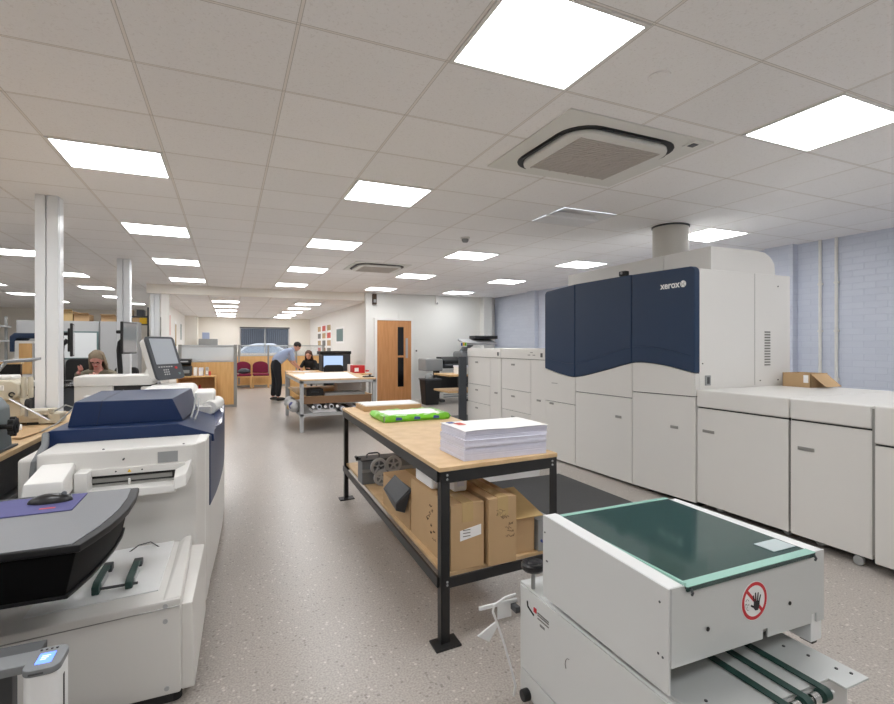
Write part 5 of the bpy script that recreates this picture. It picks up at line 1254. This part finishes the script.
# ------------------------------------------------------------------ second table and desks by the far room
T2 = thing('layout_table', 'grey metal layout table covered with large white sheets before the desks', 'table', (1.7, 9.5, 0))
a0, a1, c0, c1 = 1.08, 2.36, 8.40, 10.65
MB().box(a0, a1, c0, c1, 0.845, 0.87, 0.003).build('tabletop', 'mdf', T2)
for z, nm2 in ((0.80, 'top_rail'), (0.26, 'lower_rail')):
    for a in ((a0, a1, c0, c0 + 0.04), (a0, a1, c1 - 0.04, c1), (a0, a0 + 0.04, c0, c1), (a1 - 0.04, a1, c0, c1)): MB().box(a[0], a[1], a[2], a[3], z, z + 0.045, 0.003).build(nm2, 'cabinet grey', T2)
for x in (a0, a1 - 0.06):
    for y in (c0, c1 - 0.06): MB().box(x, x + 0.06, y, y + 0.06, 0, 0.845, 0.004).build('leg', 'cabinet grey', T2)
MB().box(a0 + 0.04, a1 - 0.04, c0 + 0.03, c1 - 0.03, 0.285, 0.305, 0.002).build('lower_shelf', 'board grey', T2)
MB().box(a0 + 0.04, a1 - 0.04, c0 + 0.1, c1 - 0.03, 0.56, 0.58, 0.002).build('middle_shelf', 'shelf wood', T2)
MB().box(a0 + 0.06, a1 - 0.06, c0 + 0.085, c0 + 0.10, 0.455, 0.58, 0.002).build('shelf_apron', 'brown board', T2)
for k, (x, y, w, d, r, lab) in enumerate(((1.60, 9.16, 0.95, 1.16, 0.0, 'lower large white sheet hanging over the layout table edge'), (1.75, 9.55, 0.85, 1.3, -0.12, 'upper large white sheet spread across the layout table'))):
    tag(MB().cbox((x, y, 0.872 + k * 0.004), (w, d * 1.25, 0.003), 0, rz=r).build('large_sheet', 'paper', smooth=0, shift=(x, y, 0.87)), lab, 'sheet of paper', 'large white sheets')
items = [('box', 'black', 1.2, 1.48, 8.55, 8.95, 0.58, 0.70, 'black flat case on the middle shelf of the layout table', 'flat_case'), ('box', 'mid grey', 1.5, 2.2, 8.52, 8.9, 0.58, 0.625, 'grey papers on the middle shelf of the layout table', 'paper_pile'), ('box', 'paper', 1.3, 1.7, 8.5, 8.95, 0.305, 0.36, 'white paper pile on the low shelf of the layout table', 'paper_pile'), ('box', 'paper', 1.80, 2.25, 9.0, 9.3, 0.58, 0.76, 'tall white leaflet pile at the far end of the layout table middle shelf', 'leaflet_pile')]
for _, m, x0, x1, y0, y1, z0, z1, lab, nm2 in items:
    t = thing(nm2, lab, nm2.replace('_', ' '), ((x0 + x1) / 2, (y0 + y1) / 2, z0))
    n_ = (9 if nm2 == 'leaflet_pile' else 5) if 'pile' in nm2 else 1
    for q in range(n_):
        MB().box(x0 + 0.01 * (q % 2), x1 - 0.008 * (q % 3), y0, y1, z0 + (z1 - z0) * q / n_, z0 + (z1 - z0) * (q + 0.96) / n_, 0.003).build('layer' if n_ > 1 else 'body', m, t)
    if nm2 == 'flat_case': MB().tube([(1.28, 8.56, 0.64), (1.29, 8.525, 0.65), (1.39, 8.525, 0.65), (1.40, 8.56, 0.64)], 0.008, 6).build('carry_handle', 'slate', t)
for k in range(9):
    x = 1.30 + k * 0.10
    t = thing('paper_tube', 'black and white tube end on the low shelf, %s from the aisle' % ['first', 'second', 'third', 'fourth', 'fifth', 'sixth', 'seventh', 'eighth', 'ninth'][k], 'tube', (x, 8.7, 0.35), 0, 'tubes on the low shelf')
    zb = 0.362 if x < 1.72 else 0.307
    MB().cyl((x, 8.46, zb + 0.042), (x, 8.95, zb + 0.042), 0.04, 16).build('tube', 'paper cool' if k % 2 else 'black', t)
    MB().cyl((x, 8.452, zb + 0.042), (x, 8.462, zb + 0.042), 0.026, 14).build('end_cap', 'black' if k % 2 else 'paper', t)
t = thing('hanging_sack', 'crumpled pale sack with violet patch on the low shelf at the aisle side', 'sack', (1.0, 9.3, 0.3))
sk_ = MB(); sk_.sph((1.05, 8.80, 0.40), (0.09, 0.22, 0.10), 28); sk_.sph((1.06, 9.15, 0.385), (0.09, 0.24, 0.09), 28); sk_.sph((1.05, 9.5, 0.40), (0.09, 0.20, 0.10), 28)
random.seed(8)
for v in sk_.bm.verts:
    q = 0.018 * math.sin(v.co.y * 31) * math.cos(v.co.z * 43 + v.co.x * 20)
    v.co.x += q - 0.012; v.co.z += 0.6 * q
sk_.build('sack', 'cabinet grey', t, smooth=60)
MB().sph((0.985, 8.72, 0.42), (0.05, 0.06, 0.06), 12).build('violet_patch', 'mousepad', t, smooth=60)
MB().sph((0.985, 9.0, 0.36), (0.05, 0.10, 0.05), 12).build('yellow_patch', 'tape', t, smooth=60)
t = thing('clamp_holder', 'small black clamp at the far corner of the layout table', 'clamp', (2.27, 8.6, 0.87))
MB().box(2.18, 2.36, 8.55, 8.65, 0.872, 0.89, 0.004).build('jaw', 'black', t)
MB().cyl((2.3, 8.6, 0.88), (2.3, 8.6, 0.92), 0.02, 12).build('screw', 'dark grey', t)

t = thing('office_desk', 'light wood office desk where the man in blue leans', 'desk', (2.3, 13.7, 0))
MB().box(1.40, 3.20, 13.1, 14.05, 0.725, 0.75, 0.004).build('desktop', 'beech', t)
for xx in (1.41, 3.14): MB().box(xx, xx + 0.03, 13.15, 14.0, 0, 0.725, 0.003).build('leg', 'handle grey', t)
pd = MB().box(1.45, 1.86, 13.2, 13.9, 0.05, 0.70, 0.004).build('drawer_unit', 'beech', t)
for z in (0.1, 0.3, 0.5): MB().box(1.46, 1.85, 13.185, 13.2, z, z + 0.18, 0.003).build('drawer', 'beech', pd)
t = thing('computer_desk', 'light wood desk under the lit monitor by the side wall', 'desk', (2.7, 12.3, 0))
MB().box(2.0, 3.2, 11.75, 12.9, 0.725, 0.75, 0.004).build('desktop', 'beech', t)
for xx in (2.03, 3.14):
    for yy in (11.8, 12.8): MB().box(xx, xx + 0.04, yy, yy + 0.05, 0, 0.725, 0.003).build('leg', 'handle grey', t)
t = thing('lit_monitor', 'computer monitor glowing pale blue on the desk by the side wall', 'monitor', (2.45, 12.6, 0.75))
MB().box(2.17, 2.69, 12.6, 12.64, 0.83, 1.19, 0.006).build('bezel', 'black', t)
MB().box(2.19, 2.67, 12.594, 12.601, 0.85, 1.17).build('screen', 'monitor lit', t, smooth=0)
MB().box(2.38, 2.48, 12.62, 12.66, 0.76, 0.9, 0.004).build('neck', 'black', t)
MB().box(2.30, 2.56, 12.52, 12.74, 0.75, 0.765, 0.004).build('foot', 'black', t)
t = thing('desk_printer', 'black flat printer behind the lit monitor', 'printer', (2.6, 13.5, 0.75))
MB().box(2.25, 3.0, 13.2, 13.7, 0.75, 1.20, 0.012).build('body', 'slate', t)
MB().box(2.2, 3.02, 13.18, 13.72, 1.20, 1.28, 0.012).build('lid', 'black', t)
MB().box(2.4, 2.8, 13.185, 13.2, 0.95, 1.0).build('paper_slot', 'black', t)
t = thing('red_box', 'red ring binder carton on the desk beside the lit monitor', 'box', (2.95, 12.2, 0.75))
MB().box(2.80, 3.10, 12.05, 12.35, 0.75, 0.94, 0.01).build('carton', 'red', t)
MB().box(2.84, 2.94, 12.042, 12.052, 0.79, 0.88, 0.002).build('white_label', 'paper', t)
tag(MB().cyl((2.86, 12.62, 0.75), (2.86, 12.62, 0.95), 0.07, 18, bev=0.01).build('white_canister', 'paper', shift=(2.86, 12.62, 0.75)), 'white canister between the lit monitor and the red carton', 'canister')
t = thing('paper_cup', 'red and white paper cup past the red carton', 'cup', (3.13, 11.95, 0.75))
MB().lathe([(0.035, 0.75), (0.045, 0.86)], (3.13, 11.95, 0), 18).build('cup', 'paper', t)
MB().lathe([(0.041, 0.79), (0.0455, 0.83)], (3.13, 11.95, 0), 18).build('red_band', 'red', t)
office_chair(2.15, 11.35, PI, 'black office chair facing the lit monitor behind the layout table', 1.0)
for k, (x, y, r) in enumerate(((1.9, 13.5, 0.2), (1.75, 13.35, -0.3))):
    tag(MB().cbox((x, y, 0.7525 + 0.003 * k), (0.42, 0.30, 0.003), 0, rz=r).build('desk_paper', 'paper', smooth=0, shift=(x, y, 0.75)), ['white paper under the hands of the man in blue', 'white paper nearest the drawers on the office desk'][k], 'paper', 'papers on the office desk')

# ------------------------------------------------------------------ wide-format printer by the door
t = thing('wide_format_printer', 'black and grey wide-format printer on a stand right of the oak door', 'plotter', (5.2, 11.4, 0))
MB().box(4.42, 4.88, 11.3, 11.85, 0.80, 1.10, 0.03, 3).build('ink_end', 'mid grey', t)
MB().box(4.88, 6.1, 11.35, 11.8, 0.86, 1.06, 0.01).build('body', 'slate', t)
MB().prism([(11.3, 0.98), (11.3, 1.06), (11.5, 1.14), (11.8, 1.14), (11.8, 0.98)], 'x', 4.9, 6.1, 0.008).build('roll_cover', 'black', t)
MB().cyl((4.92, 11.25, 0.93), (6.05, 11.25, 0.93), 0.04, 16).build('media_roll', 'dark grey', t)
MB().box(5.36, 5.66, 11.25, 11.8, 0.75, 1.28, 0.06, 4).build('roll_end', 'grey plastic', t)
for xx in (4.80, 6.0):
    MB().box(xx - 0.05, xx + 0.05, 11.45, 11.65, 0.1, 0.84, 0.006).build('leg', 'black', t)
    MB().box(xx - 0.05, xx + 0.05, 11.1, 11.95, 0.05, 0.11, 0.006).build('foot_rail', 'dark grey', t)
MB().box(4.85, 5.98, 11.50, 11.58, 0.25, 0.72, 0.01).build('catch_basket', 'black', t)
for z in (0.16, 0.22): MB().tube([(4.85, 11.2, z), (5.95, 11.2, z + 0.03)], 0.012, 8).build('basket_bar', 'mid grey', t)
tp = MB().hexa([(5.42, 11.22, 1.44), (6.35, 11.22, 1.44), (6.35, 11.6, 1.55), (5.42, 11.6, 1.55)], [(5.42, 11.2, 1.50), (6.35, 11.2, 1.50), (6.35, 11.6, 1.61), (5.42, 11.6, 1.61)], 0.01).build('upper_panel', 'cabinet grey', t)
MB().box(5.75, 6.4, 11.25, 11.6, 1.60, 1.68, 0.01).build('upper_lid', 'black', t)
MB().tube([(5.5, 11.5, 1.25), (5.6, 11.5, 1.38), (5.75, 11.45, 1.48)], [0.09, 0.08, 0.07], 10).build('panel_arm', 'grey plastic', t)
MB().box(5.30, 5.48, 11.18, 11.2, 1.40, 1.52, 0.004).build('colour_label', 'paper', t)
for k, m in enumerate(('print blue', 'yellow', 'green wrap')): MB().box(5.31 + 0.055 * k, 5.355 + 0.055 * k, 11.172, 11.181, 1.42, 1.50, 0.001).build('colour_patch', m, t)
t = thing('waste_bin', 'tall black waste bin under the grey end of the wide-format printer', 'bin', (4.5, 11.3, 0))
MB().hexa([(4.33, 11.06, 0), (4.66, 11.06, 0), (4.66, 11.36, 0), (4.33, 11.36, 0)], [(4.28, 11.0, 0.62), (4.71, 11.0, 0.62), (4.71, 11.40, 0.62), (4.28, 11.40, 0.62)], 0.015).build('bin', 'black', t)
MB().box(4.27, 4.72, 10.99, 11.41, 0.60, 0.63, 0.006).build('rim', 'dark grey', t)
bagm = MB().sph((4.46, 11.18, 0.66), (0.10, 0.10, 0.10), 12).build('bin_liner', 'mid grey', t, smooth=60)
office_chair(5.45, 10.9, 0.6, 'black office chair low in front of the wide-format printer', 0.75)
# ------------------------------------------------------------------ people
def skin_raw(V, E, root=0, sub=1):
    me = bpy.data.meshes.new('tmp'); me.from_pydata([v[:3] for v in V], E, []); 
    o = bpy.data.objects.new('tmp', me); COL.objects.link(o)
    o.modifiers.new('s', 'SKIN')
    for i, v in enumerate(V):
        r = v[3]; d = me.skin_vertices[0].data[i]
        d.radius = (r, r) if not isinstance(r, tuple) else r
        d.use_root = (i == root)
    if sub:
        m = o.modifiers.new('u', 'SUBSURF'); m.levels = sub; m.render_levels = sub
    dg = bpy.context.evaluated_depsgraph_get()
    out = bpy.data.meshes.new_from_object(o.evaluated_get(dg))
    bpy.data.objects.remove(o); bpy.data.meshes.remove(me)
    return out
def fuse(meshes, voxel):
    bm = bmesh.new()
    for m in meshes: bm.from_mesh(m)
    me = bpy.data.meshes.new('fuse'); bm.to_mesh(me); bm.free()
    o = bpy.data.objects.new('tmp', me); COL.objects.link(o)
    if voxel:
        r = o.modifiers.new('r', 'REMESH'); r.mode = 'VOXEL'; r.voxel_size = voxel
        s = o.modifiers.new('sm', 'SMOOTH'); s.iterations = 3; s.factor = 0.5
    dg = bpy.context.evaluated_depsgraph_get()
    out = bpy.data.meshes.new_from_object(o.evaluated_get(dg))
    bpy.data.objects.remove(o)
    # keep the one continuous skin, drop specks the remesh leaves inside it
    bm = bmesh.new(); bm.from_mesh(out); seen = set(); groups = []
    for v in bm.verts:
        if v in seen: continue
        st = [v]; seen.add(v); g = []
        while st:
            q = st.pop(); g.append(q)
            for e in q.link_edges:
                u = e.other_vert(q)
                if u not in seen: seen.add(u); st.append(u)
        groups.append(g)
    big = max(len(g) for g in groups)
    dead = [v for g in groups if len(g) < big * 0.02 for v in g]
    if dead: bmesh.ops.delete(bm, geom=dead, context='VERTS')
    bm.to_mesh(out); bm.free()
    return out
def put(me, name, m, parent):
    me.materials.clear(); me.materials.append(MATS[m])
    me.polygons.foreach_set('use_smooth', [True] * len(me.polygons))
    o = bpy.data.objects.new(name, me); COL.objects.link(o); o.parent = parent
    return o
def mesh_of(b):
    me = bpy.data.meshes.new('t'); b.bm.to_mesh(me); b.bm.free(); return me
def head_mesh(c, face, up):
    """face: unit vector the face looks along; a head 0.23 m tall with brow, nose, lips, chin and ears"""
    f = Vector(face).normalized(); u = (Vector(up) - f * Vector(up).dot(f)).normalized(); s = u.cross(f)
    M = Matrix(((f.x, s.x, u.x, c[0]), (f.y, s.y, u.y, c[1]), (f.z, s.z, u.z, c[2]), (0, 0, 0, 1)))
    b = MB()
    b.sph((-0.012, 0, 0.02), (0.098, 0.078, 0.098), 24)
    b.sph((0.012, 0, -0.045), (0.072, 0.060, 0.072), 20)
    b.sph((0.048, 0, -0.092), (0.028, 0.030, 0.022), 14)
    b.sph((0.092, 0, -0.022), (0.022, 0.013, 0.024), 12)
    b.sph((0.078, 0, 0.018), (0.014, 0.045, 0.012), 12)
    b.sph((0.074, 0, -0.062), (0.014, 0.022, 0.007), 12)
    for k in (-1, 1): b.sph((-0.008, k * 0.080, -0.012), (0.020, 0.010, 0.032), 12)
    for v in b.bm.verts: v.co = M @ v.co
    eyes = MB()
    for k in (-1, 1): eyes.sph((0.077, k * 0.030, 0.002), (0.012, 0.012, 0.009), 10)
    for v in eyes.bm.verts: v.co = M @ v.co
    lips = MB(); lips.sph((0.083, 0, -0.062), (0.008, 0.022, 0.007), 10)
    for v in lips.bm.verts: v.co = M @ v.co
    return mesh_of(b), mesh_of(eyes), M, mesh_of(lips)
def hand_meshes(wrist, elbow, curl=0.5, down=(0, 0, -1), side=1):
    w = Vector(wrist); d = (w - Vector(elbow)).normalized()
    n = Vector(down); n = (n - d * n.dot(d)).normalized(); s = d.cross(n).normalized() * side
    out = []
    V = [tuple(w) + (0.024,), tuple(w + d * 0.045) + (0.030,), tuple(w + d * 0.085) + (0.030,)]
    out.append(skin_raw([V[0][:3] + ((0.026, 0.018),), V[1][:3] + ((0.036, 0.016),), V[2][:3] + ((0.036, 0.013),)], [(0, 1), (1, 2)]))
    for k, L in enumerate((0.068, 0.078, 0.072, 0.056)):
        o = w + d * 0.062 + s * (0.029 - 0.0198 * k)
        p1 = o + d * (0.013 + L * 0.45); a = curl * 0.5
        d2 = (d * math.cos(a) + n * math.sin(a)); p2 = p1 + d2 * L * 0.3
        d3 = (d * math.cos(a * 2) + n * math.sin(a * 2)); p3 = p2 + d3 * L * 0.25
        out.append(skin_raw([tuple(o) + (0.0095,), tuple(p1) + (0.0088,), tuple(p2) + (0.0083,), tuple(p3) + (0.0072,)], [(0, 1), (1, 2), (2, 3)]))
    t0 = w + d * 0.03 + s * 0.022; t1 = t0 + d * 0.03 + s * 0.026 + n * 0.006; t2 = t1 + d * 0.028 + s * 0.006 + n * 0.008
    out.append(skin_raw([tuple(t0) + (0.012,), tuple(t1) + (0.010,), tuple(t2) + (0.008,)], [(0, 1), (1, 2)]))
    return out
def figure(label, loc, rz, J, face, top_m, leg_m, hair, seated, hairm, skinm='skin', sleeve=1.0, collar=True, shoes=True, voxel=0.0056, girth=1.0):
    P = thing('person', label, 'person', loc, rz)
    pel, sp, ch, nk, hd = J['pelvis'], J['spine'], J['chest'], J['neck'], J['head']
    V = [tuple(pel) + ((0.115, 0.10),), tuple(sp) + (0.095,), tuple(ch) + ((0.118, 0.088),), tuple(nk) + (0.052,), tuple((Vector(nk) * .35 + Vector(hd) * .65)) + (0.05,)]
    E = [(0, 1), (1, 2), (2, 3), (3, 4)]
    def chain(root, pts):
        a = root
        for p in pts:
            V.append(p); E.append((a, len(V) - 1)); a = len(V) - 1
    for k in (0, 1):
        chain(2, [tuple(J['shoulder'][k]) + (0.052,), tuple(J['elbow'][k]) + (0.040,), tuple(J['wrist'][k]) + (0.026,)])
        chain(0, [tuple(J['hip'][k]) + (0.085,), tuple(J['knee'][k]) + (0.058,), tuple(J['ankle'][k]) + (0.040,)])
    parts = [skin_raw(V, E, 0, 2)]
    hm, em, M, lm = head_mesh(hd, face, J.get('up', (0, 0, 1)))
    parts.append(hm)
    for k in (0, 1): parts += hand_meshes(J['wrist'][k], J['elbow'][k], J.get('curl', 0.6), J.get('palm', (0, 0, -1)), 1 if k else -1)
    body = put(fuse(parts, voxel), 'body', skinm, P)
    put(em, 'eyes', 'eye', P)
    put(lm, 'lips', 'print red', P)
    # upper garment
    g = 0.014
    V = [tuple(Vector(pel).lerp(Vector(sp), -0.35)) + (0.168 * girth,), tuple(sp) + (0.160 * girth,), tuple(ch) + (0.150 * girth,), tuple(Vector(ch).lerp(Vector(nk), .8)) + (0.078,)]
    E = [(0, 1), (1, 2), (2, 3)]
    for k in (0, 1):
        s_, e_, w_ = Vector(J['shoulder'][k]), Vector(J['elbow'][k]), Vector(J['wrist'][k])
        pts = [tuple(s_) + (0.070,)]
        if sleeve <= 1: pts.append(tuple(s_.lerp(e_, sleeve)) + (0.056,))
        else: pts += [tuple(e_) + (0.048,), tuple(e_.lerp(w_, sleeve - 1)) + (0.036,)]
        a = 2
        for p in pts: V.append(p); E.append((a, len(V) - 1)); a = len(V) - 1
    put(fuse([skin_raw(V, E, 0, 2)], 0.010), 'shirt' if collar else 'jumper', top_m, P)
    if collar:
        b = MB(); c0 = Vector(ch).lerp(Vector(nk), .95); ax = (Vector(nk) - Vector(ch)).normalized()
        b.lathe([(0.066, -0.02), (0.068, 0.0), (0.061, 0.022), (0.056, 0.022), (0.058, -0.02)], c0, 20, ax.to_track_quat('Z', 'Y').to_matrix())
        put(mesh_of(b), 'collar', top_m, P)
    # trousers
    V = [tuple(pel) + ((0.158, 0.128),), tuple(Vector(pel).lerp(Vector(sp), 0.72)) + (0.150,)]; E = [(0, 1)]
    for k in (0, 1):
        a = 0
        for p in (tuple(J['hip'][k]) + (0.118,), tuple(J['knee'][k]) + (0.086,), tuple(Vector(J['knee'][k]).lerp(Vector(J['ankle'][k]), .97)) + (0.072,)):
            V.append(p); E.append((a, len(V) - 1)); a = len(V) - 1
    put(fuse([skin_raw(V, E, 0, 2)], 0.010), 'trousers', leg_m, P)
    if shoes:
        for k in (0, 1):
            a = Vector(J['ankle'][k]); b = MB()
            b.sph((a.x + 0.055, a.y, 0.045), (0.135, 0.048, 0.045), 18)
            bmesh.ops.bisect_plane(b.bm, geom=b.bm.verts[:] + b.bm.edges[:] + b.bm.faces[:], plane_co=(0, 0, 0.003), plane_no=(0, 0, 1), clear_inner=True)
            put(mesh_of(b), 'shoe', 'black', P)
    # hair shell
    b = MB()
    b.sph((-0.020, 0, 0.030), (0.103, 0.085, 0.097), 24)
    bmesh.ops.bisect_plane(b.bm, geom=b.bm.verts[:] + b.bm.edges[:] + b.bm.faces[:], plane_co=(0.045, 0, 0.03), plane_no=Vector((-0.8, 0, 0.62)), clear_inner=True)
    bmesh.ops.holes_fill(b.bm, edges=[e for e in b.bm.edges if e.is_boundary], sides=0)
    hs = [mesh_of(b)]
    hm2 = fuse(hs, 0.008)
    if hair == 'long':
        b = MB(); rnd = random.Random(len(label))
        for k in range(34):
            q = -1 + 2 * k / 33                                    # -1 .. 1 round the back of the head, ear to ear
            a = q * 1.75
            x0, y0 = -0.022 - 0.100 * math.cos(a), 0.086 * math.sin(a)
            f = 1.0 + rnd.uniform(0, .12); d = rnd.uniform(-.012, .012)
            b.tube([(x0 * .45 - .012, y0 * .45, 0.118), (x0 * .92, y0 * .95, 0.070), (x0 * f, y0 * 1.06, -0.02), (x0 * 1.02 + d, y0 * 1.16 + d, -0.12), (x0 * .9 + .012 + d, y0 * 1.25 + d, -0.20 + 2 * d), (x0 * .85 + .016, y0 * 1.2, -0.255 + 3 * d)], [0.010, 0.013, 0.014, 0.014, 0.012, 0.004], 6)
        b.bm.from_mesh(hm2)
        hm2 = mesh_of(b)
    for v in hm2.vertices: v.co = M @ v.co
    put(hm2, 'hair', hairm, P)
    return P, M
# man bending over the desk (faces +x)
J = dict(pelvis=(-0.06, 0, 0.99), spine=(0.06, 0, 1.13), chest=(0.26, 0, 1.26), neck=(0.40, 0, 1.335), head=(0.50, 0, 1.40),
         shoulder=[(0.30, -0.185, 1.27), (0.30, 0.185, 1.27)], elbow=[(0.36, -0.235, 1.0), (0.38, 0.235, 1.0)], wrist=[(0.54, -0.15, 0.82), (0.56, 0.12, 0.82)],
         hip=[(-0.06, -0.095, 0.92), (-0.06, 0.095, 0.92)], knee=[(0.01, -0.11, 0.50), (-0.05, 0.11, 0.50)], ankle=[(-0.02, -0.11, 0.08), (-0.10, 0.11, 0.08)], curl=0.35, palm=(0, 0, -1))
figure('man in pale blue short-sleeved shirt and black trousers bending over a desk', (1.19, 13.62, 0), 0.12, J, (0.72, 0.05, -0.69), 'shirt blue', 'trousers', 'short', False, 'hair dark', sleeve=0.95)
# woman seated behind the desk
def seated(h=0.0, lean=0.10):
    return dict(pelvis=(0, 0, 0.56), spine=(0.03, 0, 0.72), chest=(0.05 + lean * .6, 0, 0.90), neck=(0.06 + lean, 0, 1.04), head=(0.09 + lean * 1.25, 0, 1.165),
         shoulder=[(0.05 + lean * .8, -0.165, 0.96), (0.05 + lean * .8, 0.165, 0.96)], elbow=[(0.16 + lean, -0.23, 0.76), (0.16 + lean, 0.23, 0.76)], wrist=[(0.36 + lean, -0.12, 0.80), (0.36 + lean, 0.13, 0.80)],
         hip=[(0.02, -0.09, 0.53), (0.02, 0.09, 0.53)], knee=[(0.44, -0.10, 0.52), (0.44, 0.10, 0.52)], ankle=[(0.42, -0.10, 0.09), (0.42, 0.10, 0.09)], curl=0.5)
figure('woman with long brown hair and black top seated behind the office desk', (2.16, 14.42, 0), math.radians(-118), seated(), (0.94, 0.1, -0.3), 'jumper black', 'trousers', 'long', True, 'hair brown', sleeve=1.6, collar=False, girth=0.82)
office_chair(2.17, 14.45, math.radians(-118 + 90), 'black office chair under the woman with long brown hair', 0.92)
# grey-haired person at the dark desk, hand raised to the face
J = seated(lean=0.14)
for k in list(J):
    v = J[k]
    if k in ('pelvis', 'spine', 'chest', 'neck', 'head'): J[k] = (v[0], v[1], v[2] + 0.06)
    elif k in ('shoulder', 'hip', 'elbow', 'wrist'): J[k] = [(a[0], a[1], a[2] + 0.06) for a in v]
J['elbow'] = [(0.22, -0.26, 0.99), (0.30, 0.25, 0.985)]
J['wrist'] = [(0.30, -0.20, 1.06), (0.50, 0.10, 1.0)]
J['palm'] = (1, 0, 0.3)
gp, Mg = figure('grey-haired person in olive jumper leaning over papers at the dark desk', (-1.70, 8.84, 0), math.radians(-96), J, (0.86, 0.05, -0.5), 'jumper olive', 'trousers', 'long', True, 'hair grey', skinm='skin pink', sleeve=1.8, collar=False, girth=0.88)
b = MB()
for s in (-1, 1): b.tube([(0.092, s * 0.032 + 0.022 * math.cos(q), 0.002 + 0.016 * math.sin(q)) for q in [i * PI / 6 for i in range(13)]], 0.003, 5)
b.tube([(0.096, -0.012, 0.004), (0.096, 0.012, 0.004)], 0.003, 5)
gm = mesh_of(b)
for v in gm.vertices: v.co = Mg @ v.co
put(gm, 'glasses', 'hair brown', gp)
office_chair(-1.70, 8.92, math.radians(-96 + 90), 'black office chair under the grey-haired person', 0.98)
tag(MB().cbox((-1.72, 8.05, 0.9565), (0.30, 0.21, 0.003), 0, rz=0.2).build('desk_paper', 'paper', smooth=0, shift=(-1.72, 8.05, 0.955)), 'white paper in front of the grey-haired person', 'paper')

# ------------------------------------------------------------------ camera, world, colour
F_PX = 496.7; TH = 0.4155
cd = bpy.data.cameras.new('camera'); cam = bpy.data.objects.new('camera', cd); COL.objects.link(cam)
cd.sensor_fit = 'HORIZONTAL'; cd.sensor_width = 36.0; cd.lens = 36.0 * F_PX / 894.0
cd.shift_y = (345.5 - 352.0) / 894.0
cd.clip_start = 0.02; cd.clip_end = 200
cam.location = (0, 0, 1.43); cam.rotation_euler = (PI / 2, 0, -TH)
SC.camera = cam
w = bpy.data.worlds.new('world'); SC.world = w; w.use_nodes = True
bg = w.node_tree.nodes['Background']; bg.inputs['Color'].default_value = (0.68, 0.74, 0.82, 1); bg.inputs['Strength'].default_value = 2.2
SC.view_settings.view_transform = 'Standard'; SC.view_settings.look = 'None'; SC.view_settings.gamma = 1.0
SC.view_settings.use_curve_mapping = False
SC.view_settings.exposure = 0.53
SC.cycles.use_denoising = True
SC.cycles.max_bounces = 10; SC.cycles.diffuse_bounces = 6
SC.cycles.sample_clamp_indirect = 8.0
